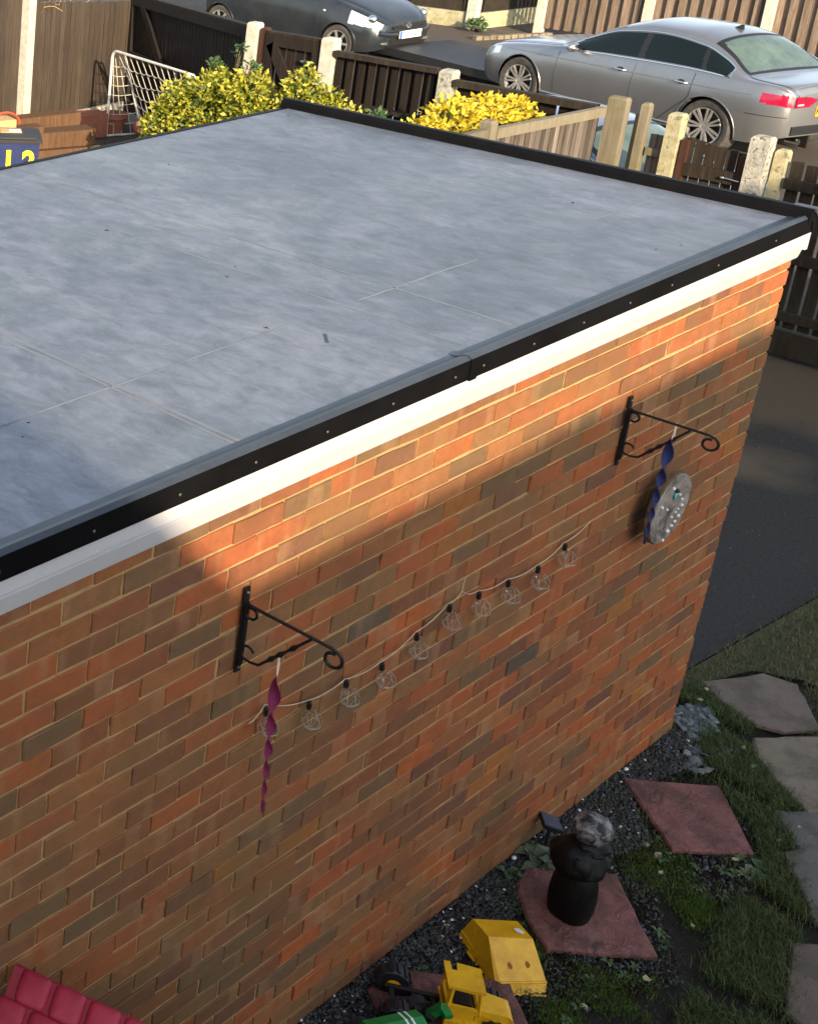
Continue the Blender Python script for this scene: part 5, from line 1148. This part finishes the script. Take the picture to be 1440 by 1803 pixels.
    for sd_ in (1, -1):
        c.tubex(follow(3.98, TL - .012, lambda x: .585), .004, 'bumper_gap', MT['ink'], 5, sd_)
        # door cuts
        for pts_ in ([(1.40, z) for z in np.linspace(.25, .83, 14)], [(2.52, z) for z in np.linspace(.22, .88, 14)], [(3.30 - .42 * max(0, (.62 - z) / .40) * 1.0, z) for z in np.linspace(.24, .91, 16)]):
            c.tubex([Vector(c.surf(x, z)) + Vector((0, .0005, 0)) for x, z in pts_], .0038, 'door_gap', MT['ink'], 5, sd_)
        c.tubex(follow(.55, 4.0, lambda x: .735 + .02 * (x - 1) - .0, 50, .0), .0065, 'shoulder_crease', paint_, 6, sd_)
        c.tubex(follow(1.2, 3.2, lambda x: .26, 40, .0), .014, 'sill_trim', paint_, 6, sd_)
        # chrome around the glass
        lo = [Vector(c.P(x, 1, .085)) + Vector((0, .006, 0)) for x in np.linspace(1.50, 3.70, 40)]; hi = [Vector(c.P(x, 1, .915)) + Vector((0, .006, .002)) for x in np.linspace(3.70, 1.62, 40)]
        c.tubex(lo + hi[1:], .0085, 'window_trim', MT['chrome'], 6, sd_)
        # handles
        for x in (2.33, 3.16):
            p_ = Vector(c.surf(x, .765 + .01 * (x - 2))); mb = MB(); mb.tube([(c.mid - x - .09, (p_.y + .004) * sd_, p_.z), (c.mid - x - .07, (p_.y + .028) * sd_, p_.z + .003), (c.mid - x + .05, (p_.y + .028) * sd_, p_.z + .005), (c.mid - x + .075, (p_.y + .003) * sd_, p_.z + .003)], [.010, .013, .013, .010], 8)
            h_ = mb.build('door_handle', MT['chrome'], R_, True, local=True)
            mb = MB(); mb.sphere((c.mid - x, (p_.y - .006) * sd_, p_.z), .055, 12, 8, (1.1, .25, .62)); mb.build('handle_recess', MT['ink'], h_, True, local=True)
        p_ = Vector(c.P(1.66, 1, .12)); mb = MB(); mb.sphere((p_.x - .01, (p_.y + .115) * sd_, p_.z + .045), .085, 16, 10, (.62, 1.15, .72)); mr = mb.build('door_mirror', paint_, R_, True, local=True)
        mb = MB(); mb.beam((p_.x, (p_.y - .02) * sd_, p_.z + .0), (p_.x - .01, (p_.y + .07) * sd_, p_.z + .02), .05, .03); mb.build('mirror_arm', MT['rubber'], mr, local=True)
        mb = MB(); mb.sphere((p_.x - .045, (p_.y + .115) * sd_, p_.z + .045), .07, 14, 8, (.25, 1.1, .72)); mb.build('mirror_glass', MT['chrome'], mr, True, local=True)
    # roof fin, boot line, bonnet line, rear window line
    zf = float(c.k('zc', 3.08)); mb = MB(); fx_ = c.mid - 3.08
    mb.add([(fx_ + .06, -.018, zf - .006), (fx_ + .06, .018, zf - .006), (fx_ - .06, .018, zf - .012), (fx_ - .06, -.018, zf - .012), (fx_ - .035, -.004, zf + .05), (fx_ - .035, .004, zf + .05), (fx_ - .062, .004, zf + .05), (fx_ - .062, -.004, zf + .05)], [(0, 1, 5, 4), (1, 2, 6, 5), (2, 3, 7, 6), (3, 0, 4, 7), (4, 5, 6, 7)]); mb.build('roof_aerial', MT['rubber'], R_, local=True)
    for sd_ in (1, -1):
        pts_ = [Vector(c.P(x, 2, .04)) + Vector((0, 0, .001)) for x in np.linspace(3.83, TL - .03, 16)]; c.tubex(pts_, .0035, 'boot_gap', MT['ink'], 5, sd_)
        pts_ = [Vector(c.P(x, 1, .75)) + Vector((0, 0, .001)) for x in np.linspace(.12, 1.36, 24)]; c.tubex(pts_, .0035, 'bonnet_gap', MT['ink'], 5, sd_)
    ed = [Vector(c.P(TL - .038, 2, t_)) for t_ in np.linspace(0, 1, 14)]; ed = ed + [Vector((p_.x, -p_.y, p_.z)) for p_ in ed[::-1]]
    mb = MB(); mb.tube([p_ + Vector((-.004, 0, .004)) for p_ in ed], .010, 6); mb.build('boot_lip', paint_, R_, True, local=True)
    mb = MB(); mb.box((c.mid + .0, 0, .24), (3.9, 1.36, .12)); mb.build('underbody', MT['ink'], R_, local=True)
    c.wheels(seven_spoke, .215, .745)
    return c
SCAR = sedan('parked_car', 'silver grey saloon car parked in front of tan fence, tail to the right', (12.0 + .66, 6.0 - .22, 0), math.atan2(2.57, .75), MT['paint_silver'], 'KX5')
BCAR = sedan('parked_car', 'pale blue grey car mostly hidden behind the fence, only its roof showing', (6.85, 4.62, -.03), math.atan2(1.0, .2), MT['paint_blue'], None)
for ch in list(BCAR.root.children):
    if ch.name.startswith('roof_aerial'): bpy.data.objects.remove(ch)
HAT = {'zs': ([0, .2, .6, 3.1, 3.4], [.26, .20, .18, .2, .3]), 'zb': ([0, .08, .25, .7, 1.0, 2.2, 3.0, 3.4], [.60, .66, .74, .86, .90, .96, 1.0, .98]),
       'zr': ([0, .08, .25, .7, .95, 1.25, 1.75, 2.4, 3.1, 3.4], [.62, .69, .78, .92, .98, 1.12, 1.34, 1.40, 1.34, 1.05]),
       'zc': ([0, .08, .25, .7, .88, 1.0, 1.7, 2.1, 3.0, 3.3, 3.4], [.63, .71, .81, .975, 1.01, 1.05, 1.40, 1.46, 1.42, 1.25, 1.08]),
       'ysh': ([0, .06, .16, .4, .8, 1.5, 2.5, 3.1, 3.4], [.46, .55, .63, .70, .735, .75, .75, .72, .62]),
       'yr': ([0, .08, .25, .7, .95, 1.25, 1.75, 2.4, 3.1, 3.4], [.34, .42, .50, .60, .64, .61, .55, .54, .54, .54]),
       'bulge': ([0, .25, .6, 1.2, 2.4, 2.9, 3.4], [.07, .075, .075, .05, .05, .07, .04])}
def hatch(name, label, loc, rz, paint_, plate):
    c = Car(HAT, 3.4, (.64, 2.98), .285, .325, name, label, loc, rz, paint_)
    def gl(s, X, Y, Z, sg, tc, cls):
        zr, zb = s.k('zr', X), s.k('zb', X); B = sg[None, :] == 1; T = np.broadcast_to(tc[None, :], X.shape)
        cls[B & (T > .1) & (T < .9) & (zr - zb > .10) & (X > 1.12) & (X < 3.0) & (np.abs(X - 2.1) > .04)] = 1
        C2 = sg[None, :] == 2; yr = s.k('yr', X); cls[C2 & (X > 1.0) & (X < 1.7) & (Y < yr * .98)] = 2; cls[C2 & (X > .88) & (X <= 1.0)] = 6
        cls[C2 & (X > 3.05) & (X < 3.33) & (Y < yr - .06)] = 3
    def lm(s, X, Y, Z, sg, tc, cls):
        hl = (X < .50) & (X > .035) & (Z > .565 + X * .12) & (Z < .655 + X * .34) & (Y > .42) & (sg[None, :] == 0); cls[hl] = 5
    c.build(gl, lm); R_ = c.root; xf = c.mid
    def follow(x0, x1, zf, n=24): return [Vector(c.surf(x, zf(x))) + Vector((0, .001, 0)) for x in np.linspace(x0, x1, n)]
    # front face: grille slots, plate, lower intake, badge, fog recess
    MB().box((xf + .004, 0, .345), (.02, .74, .13)).build('lower_grille', MT['ink'], R_, local=True)
    mb = MB(); mb.tube([(xf + .0, .48, .285), (xf + .022, .30, .268), (xf + .026, 0, .262), (xf + .022, -.30, .268), (xf + .0, -.48, .285)], .016, 6); mb.build('bumper_lip', paint_, R_, True, local=True)
    mb = MB(); mb.tube([(xf - .05, .60, .50), (xf + .012, .44, .475), (xf + .03, 0, .465), (xf + .012, -.44, .475), (xf - .05, -.60, .50)], .042, 8); mb.build('bumper_bar', paint_, R_, True, local=True)
    for sd_ in (1, -1):
        MB().box((xf + .008, sd_ * .24, .572), (.02, .24, .045), rz=-sd_ * .08).build('upper_grille', MT['ink'], R_, local=True)
        mb = MB(); mb.sphere((xf - .03, sd_ * .50, .335), .07, 14, 8, (.5, 1.0, .62)); fo = mb.build('fog_recess', MT['ink'], R_, True, local=True)
        mb = MB(); mb.tube([(xf + .004, sd_ * .44, .33), (xf - .0, sd_ * .56, .335)], .005, 5); mb.tube([(xf + .004, sd_ * .44, .35), (xf - .0, sd_ * .56, .355)], .005, 5); mb.build('fog_bar', MT['pipe'], fo, True, local=True)
        p_ = Vector(c.surf(.20, .68)); mb = MB(); mb.sphere((p_.x + .015, (p_.y - .055) * sd_, .70), .085, 14, 10, (.9, .7, .85)); mb.build('lamp_bulb', MT['chrome'], R_, True, local=True)
        for pts_ in ([(1.02, z) for z in np.linspace(.24, .88, 12)], [(2.12, z) for z in np.linspace(.24, .94, 12)]):
            c.tubex([Vector(c.surf(x, z)) + Vector((0, .0005, 0)) for x, z in pts_], .0035, 'door_gap', MT['ink'], 5, sd_)
        c.tubex(follow(1.0, 2.65, lambda x: .235), .020, 'sill', paint_, 6, sd_)
        p_ = Vector(c.surf(.93, .76)); mb = MB(); mb.sphere((p_.x, (p_.y + .004) * sd_, .76), .022, 8, 6, (1.3, .5, .8)); mb.build('side_repeater', MT['lamp_clear'], R_, True, local=True)
        p_ = Vector(c.surf(1.98, .80)); mb = MB(); mb.tube([(p_.x - .07, (p_.y + .006) * sd_, .80), (p_.x, (p_.y + .03) * sd_, .805), (p_.x + .07, (p_.y + .006) * sd_, .805)], .012, 7); mb.build('door_handle', paint_, R_, True, local=True)
        p_ = Vector(c.P(1.22, 1, .12)); mb = MB(); mb.sphere((p_.x, (p_.y + .10) * sd_, p_.z + .04), .075, 14, 9, (.6, 1.1, .75)); mb.build('door_mirror', paint_, R_, True, local=True)
    b_ = MB(); n_ = 24
    for (rx_, rz__, zo) in ((.062, .042, 0), (.022, .040, .0), (.048, .018, .014)):
        b_.tube([(xf + .035, rx_ * math.cos(a), .592 + zo + rz__ * math.sin(a)) for a in np.linspace(0, 2 * PI, n_ + 1)[:-1]], .0055, 5, True)
    b_.build('badge', MT['chrome'], R_, True, local=True)
    pl = MB().box((xf + .078, 0, .465), (.012, .52, .115)).build('number_plate', MT['plate_w'], R_, local=True)
    MB().box((xf + .0855, -.238, .465), (.003, .044, .113)).build('blue_band', MT['eu_blue'], pl, local=True)
    Rt_ = Matrix((Vector((0, 1, 0)), Vector((0, 0, 1)), Vector((1, 0, 0)))).transposed(); text_mesh(plate, .095, 'plate_text', MT['ink'], pl, (xf + .086, .025, .465), Rt_, .001, bold=.0015, sx=.92)
    MB().box((0, 0, .22), (2.9, 1.2, .12)).build('underbody', MT['ink'], R_, local=True)
    c.wheels(lambda mb, rim, W, base, Rw: seven_spoke(mb, rim, W, base, Rw, 7, False), .165, .70)
    return c
DCAR = hatch('parked_car', 'dark slate small hatchback facing right behind the narrow gate', (13.72, 11.62, 0), math.atan2(-1.0, -.06), MT['paint_dark'], 'EO10 SZC')

# ------------------------------------------------------------------ ground cover in the garden
def in_poly(P, poly):
    x, y = P[:, 0], P[:, 1]; r = np.zeros(len(P), bool); n = len(poly)
    for i in range(n):
        x1, y1 = poly[i]; x2, y2 = poly[(i + 1) % n]
        c_ = ((y1 > y) != (y2 > y)) & (x < (x2 - x1) * (y - y1) / ((y2 - y1) + 1e-12) + x1); r ^= c_
    return r
STONES = [[(-.55, -.04), (-.25, -.31), (-.58, -.575), (-.84, -.37)], [(-1.44, -.075), (-1.17, -.30), (-1.475, -.60), (-1.79, -.34), (-1.70, -.22), (-1.56, -.10)], [(.50, .075), (.82, -.07), (.86, -.20), (.57, -.40), (.40, -.31), (.35, -.2), (.40, -.05)],
          [(.24, -.245), (.50, -.42), (.38, -.66), (.06, -.70), (-.12, -.60), (.0, -.42), (.10, -.32)], [(-.47, -.63), (-.30, -.71), (-.42, -.98), (-.74, -1.04), (-.79, -.87), (-.62, -.74)], [(-.98, -.86), (-.80, -1.0), (-1.05, -1.35), (-1.45, -1.22), (-1.36, -.97)], [(-.22, -.50), (-.05, -.63), (-.14, -.80), (-.40, -.68)],
          [(-2.53, -.07), (-2.37, -.06), (-2.06, -.34), (-2.18, -.47), (-2.40, -.62), (-2.72, -.33)], [(-1.61, -.36), (-1.48, -.36), (-1.48, -.23), (-1.61, -.23)]]
def scatter(poly, n, rng, margin=True):
    P = np.array(poly); lo, hi = P.min(0), P.max(0); out = []
    while sum(len(o_) for o_ in out) < n:
        q_ = rng.uniform(lo, hi, (n * 2, 2)); m_ = in_poly(q_, poly)
        if margin:
            for st_ in STONES: m_ &= ~in_poly(q_, st_)
        out.append(q_[m_])
        if len(out) > 40: break
    return np.concatenate(out)[:n]
def clumpy(P, rng, scale, keep):
    ph_ = rng.uniform(0, 6, 8); f = np.zeros(len(P))
    for i in range(4):
        a = rng.uniform(0, PI); k_ = scale * (1 + .8 * i); f += np.sin((P[:, 0] * math.cos(a) + P[:, 1] * math.sin(a)) * k_ + ph_[i]) / (1 + .4 * i)
    return P[f > np.quantile(f, 1 - keep)]
def blades(name, P, hmin, hmax, wd, mat, label, cat, rng, lean=.9, z0=0.0):
    P = P + rng.normal(0, .016, P.shape) + rng.normal(0, .03, P.shape) * (rng.random((len(P), 1)) < .22)
    n = len(P); h = rng.uniform(hmin, hmax, n); a = rng.uniform(0, 2 * PI, n); ln = rng.uniform(.2, lean, n) * h; d = np.stack([np.cos(a), np.sin(a)], 1); s_ = np.stack([-np.sin(a), np.cos(a)], 1) * (wd * rng.uniform(.6, 1.3, n))[:, None]
    B0 = np.column_stack([P, np.full(n, z0)]); z3 = np.zeros(n)
    v0 = B0 + np.column_stack([s_, z3]); v1 = B0 - np.column_stack([s_, z3]); mid_ = B0 + np.column_stack([d * ln[:, None] * .35, h * .62]); v2 = mid_ + np.column_stack([s_ * .8, z3]); v3 = mid_ - np.column_stack([s_ * .8, z3]); v4 = B0 + np.column_stack([d * ln[:, None], h * rng.uniform(.7, 1.0, n)])
    V = np.stack([v0, v1, v2, v3, v4], 1).reshape(-1, 3); b_ = np.arange(n)[:, None] * 5; F = np.concatenate([b_ + [0, 1, 3], b_ + [0, 3, 2], b_ + [2, 3, 4]])
    o = np_mesh(name, V, F, mat); tag(o, label, cat, kind='stuff'); return o
def chips(name, P, smin, smax, mat, label, cat, rng, flat=.35, z0=0.0, lift=.004):
    n = len(P); base = np.array([[-1, -.6, 0], [.2, -1, 0], [1, -.2, 0], [.5, .9, 0], [-.7, .7, 0]]); k_ = 5
    sz = rng.uniform(smin, smax, n) ** 1.0; a = rng.uniform(0, 2 * PI, n); V = np.zeros((n, 10, 3)); jit = rng.uniform(.6, 1.25, (n, 5, 1)); pts_ = base[None] * jit * sz[:, None, None]
    up = pts_.copy() * .8; th = (sz * flat * rng.uniform(.5, 1.5, n))[:, None]; pts_[:, :, 2] = -th / 2; up[:, :, 2] = th / 2
    al = np.concatenate([pts_, up], 1); tx, ty = rng.normal(0, .35, n), rng.normal(0, .35, n)
    al[:, :, 2] += al[:, :, 0] * tx[:, None] + al[:, :, 1] * ty[:, None]; ca, sa = np.cos(a)[:, None], np.sin(a)[:, None]
    V[:, :, 0] = al[:, :, 0] * ca - al[:, :, 1] * sa + P[:, 0:1]; V[:, :, 1] = al[:, :, 0] * sa + al[:, :, 1] * ca + P[:, 1:2]; V[:, :, 2] = al[:, :, 2] + z0 + rng.uniform(0, lift, n)[:, None] + .002
    b_ = np.arange(n)[:, None] * 10; F = [b_ + [5, 6, 7], b_ + [5, 7, 8], b_ + [5, 8, 9]]
    for i in range(5): j = (i + 1) % 5; F += [b_ + [i, j, 5 + j], b_ + [i, 5 + j, 5 + i]]
    o = np_mesh(name, V.reshape(-1, 3), np.concatenate(F), mat); tag(o, label, cat, kind='stuff'); return o
rg = np.random.default_rng(21)
bed = [(.10, .0), (.22, -.06), (.0, -.26), (-.18, -.30), (-.3, -.62), (-.62, -.68), (-.95, -.62), (-1.1, -.42), (-1.5, -.70), (-2.0, -.55), (-2.5, -.7), (-3.6, -.7), (-3.6, -.004), (.0, -.004)]
wallbed = [(.0, -.004), (.02, -.09), (-.25, -.16), (-.6, -.10), (-.85, -.30), (-1.12, -.22), (-1.5, -.14), (-1.85, -.20), (-2.0, -.16), (-2.3, -.2), (-3.6, -.45), (-3.6, -.004)]
P = scatter(wallbed, 15000, rg); chips('slate_chippings', P, .004, .011, MT['slate'], 'dark slate and shell chippings along the foot of the wall', 'gravel', rg, lift=.012)
P = clumpy(scatter(bed, 9000, rg), rg, 9, .5); chips('slate_scatter', P, .003, .009, MT['slate'], 'sparse dark chippings spread through the bare earth', 'gravel', rg)
P = scatter([(.10, .05), (.26, .02), (.30, -.06), (.14, -.13), (.04, -.06)], 420, rg); chips('slate_pieces', P, .010, .026, MT['slate_pale'], 'grey blue slate pieces at the garage corner', 'gravel', rg, lift=.02)
P = scatter([(.03, -.08), (.16, -.12), (.02, -.26), (-.2, -.26), (-.24, -.16)], 60, rg); chips('slate_pieces', P, .012, .026, MT['slate_pale'], 'loose slate pieces among grass above the clear red slab', 'gravel', rg, lift=.015)
gband = [(.18, .04), (.34, .10), (.50, .07), (.34, -.2), (.22, -.24), (.02, -.40), (-.10, -.58), (-.35, -.68), (-.60, -.74), (-.78, -.86), (-.95, -.86), (-1.3, -.98), (-1.5, -1.25), (-1.95, -.98), (-1.75, -.78), (-1.35, -.72), (-1.0, -.66), (-.66, -.62), (-.52, -.60), (-.28, -.34), (-.12, -.2), (.10, -.08)]
P = clumpy(scatter(gband, 34000, rg), rg, 11, .8); blades('grass', P, .018, .055, .0013, MT['grass'], 'dark green grass growing between wall bed and stepping stones', 'grass', rg, 1.1)
gap_g = [(.36, -.22), (.95, -.25), (1.3, -.7), (1.2, -2.2), (-1.2, -1.6), (-.8, -1.05), (-.3, -.70), (.4, -.66), (.5, -.42)]
P = scatter(gap_g, 26000, rg); blades('grass', P, .012, .035, .0012, MT['lawn'], 'short dull grass around the stepping stones', 'grass', rg, 1.3)
lp = [(.05, .19), (.60, .155), (1.87, .055), (5.3, -.21), (5.3, -1.6), (1.1, -1.6), (.93, -.25), (.83, -.03), (.5, .09), (.30, .10)]
P = scatter(lp, 60000, rg); blades('lawn_grass', P, .014, .04, .0014, MT['lawn'], 'dull mossy lawn beside the drive at right', 'grass', rg, 1.3, .004)
for i, poly in enumerate([[(-.80, -.30), (-.98, -.22), (-1.15, -.34), (-1.02, -.52), (-.82, -.44)], [(-1.10, -.48), (-.92, -.50), (-1.06, -.64), (-1.22, -.60)], [(-1.55, -.64), (-1.78, -.42), (-1.95, -.50), (-1.8, -.72)], [(-1.95, -.46), (-2.0, -.6), (-2.15, -.62), (-2.1, -.48)], [(-1.75, -.20), (-1.88, -.18), (-1.93, -.30), (-1.82, -.34)]]):
    P = clumpy(scatter(poly, 3600, rg), rg, 22, .8); blades('moss', P, .006, .018, .0016, MT['moss'], ['bright moss patch left of the clear red slab', 'moss patch between the two red slabs and bare earth', 'moss patch below the ornament slab', 'moss patch beside the yellow tipper bed', 'moss strip between tipper bed and ornament slab'][i], 'moss', rg, .9)
P = scatter(bed, 5200, rg, False); chips('earth_clods', P, .003, .011, MT['clod'], 'dark crumbs of earth over the bare bed', 'soil', rg, .7, lift=.003)
P = scatter(gap_g, 1500, rg); chips('earth_clods', P, .003, .010, MT['clod'], 'earth crumbs between the stepping stones', 'soil', rg, .7, lift=.003)
P = clumpy(scatter(bed, 15000, rg), rg, 13, .5); blades('sparse_grass', P, .010, .036, .0012, MT['grass'], 'thin stray grass blades across the earth bed', 'grass', rg, 1.4)
# weeds: small rosettes with broad leaves, scattered in the bed
def rosette(x, y, r_, nl, mat, label, name='weed', up=.35, seed=0, grp=None):
    rs = random.Random(seed); mb = MB()
    for k_ in range(nl):
        a = 2 * PI * k_ / nl + rs.uniform(-.4, .4); L = r_ * rs.uniform(.6, 1.15); W = L * rs.uniform(.2, .3); d = Vector((math.cos(a), math.sin(a), 0)); s_ = Vector((-d.y, d.x, 0)); e = rs.uniform(.4, 1.2) * up
        p0_ = Vector((x, y, .004)); p1_ = p0_ + d * L * .5 + Vector((0, 0, L * e)); p2_ = p0_ + d * L + Vector((0, 0, L * e * rs.uniform(.3, .9)))
        mb.add([p0_ + s_ * W * .15, p0_ - s_ * W * .15, p1_ + s_ * W + Vector((0, 0, W * .3)), p1_, p1_ - s_ * W + Vector((0, 0, W * .3)), p2_], [(0, 3, 2), (0, 1, 3), (1, 4, 3), (2, 3, 5), (3, 4, 5)])
    return thing(name, mb, mat, label, 'weed', grp, True, (x, y, 0))
rosette(-1.345, -.055, .085, 9, MT['pale_leaf'], 'pale grey green leafy plant behind the black ornament', 'leafy_plant', .5, 1)
rosette(-1.395, -.10, .07, 8, MT['pale_leaf'], 'smaller pale leaves touching the ornament slab', 'leafy_plant', .4, 2)
rosette(-1.52, -.05, .06, 8, MT['weed'], 'spiky green weed left of the ornament slab corner', 'weed', .4, 3)
rosette(-.66, -.63, .07, 7, MT['weed'], 'broad leaved weed below the clear red slab tip', 'weed', .3, 4)
rosette(-.72, -.60, .06, 7, MT['pale_leaf'], 'pale broad weed leaves at the clear red slab edge', 'weed', .3, 5)
rs = random.Random(77); k_ = 0
P = clumpy(scatter(bed, 900, rg), rg, 8, .45); V = 0
for (x, y) in P[:150]:
    rosette(float(x), float(y), rs.uniform(.012, .034), rs.randint(4, 7), MT['weed'], 'tiny green seedling in the dark earth bed', 'seedling', .5, 100 + k_, 'seedlings in the earth bed'); k_ += 1
# fallen leaves and petals
for i, (x, y, z) in enumerate([(-.88, -.29, .006), (-1.14, -.27, .006), (-.91, -.35, .01), (-.67, -.54, .012), (-1.61, -.62, .01), (-1.19, -.60, .006), (.01, -.34, .02), (-.27, -.62, .03), (.32, .01, .03), (.43, .03, .03), (-1.99, -.06, .012), (-2.06, -.08, .01), (-1.93, -.55, .01), (-.42, -.60, .02), (.1, -.26, .03), (-1.0, -.40, .008)]):
    rs = random.Random(i + 50); n_ = 7; mb = MB(); r_ = rs.uniform(.007, .015); a0 = rs.random() * 6
    vs = [(x + r_ * rs.uniform(.6, 1.3) * math.cos(a0 + 2 * PI * k_ / n_) * 1.3, y + r_ * rs.uniform(.6, 1.2) * math.sin(a0 + 2 * PI * k_ / n_), z + rs.uniform(0, .006)) for k_ in range(n_)] + [(x, y, z + .002)]
    mb.add(vs, [(k_, (k_ + 1) % n_, n_) for k_ in range(n_)]); thing('fallen_leaf', mb, MT['dead_leaf'], 'small pale yellow fallen leaf lying in the garden bed', 'leaf', 'pale fallen leaves')
P = scatter(wallbed, 260, rg); chips('shell_chips', P, .003, .007, MT['pearl'], 'white shell chips among dark slate along the wall', 'gravel', rg, lift=.016)
for i, (x, y) in enumerate([(-1.03, -.10), (-1.42, -.02), (-.47, -.02)]):
    mb = MB(); mb.sphere((x, y, .012), .011, 8, 6, (1.2, .9, .7)); thing('pebble', mb, MT['white'], 'white pebble in the dark chippings by the wall', 'pebble', 'white pebbles', True)
# litter of grit on the drive
P = scatter([(.3, .25), (1.9, .15), (4.8, .1), (4.8, 1.6), (1.2, 1.0)], 110, rg, False); chips('drive_grit', P, .002, .005, MT['slate_pale'], 'pale specks of grit scattered on the drive', 'grit', rg, lift=.002)
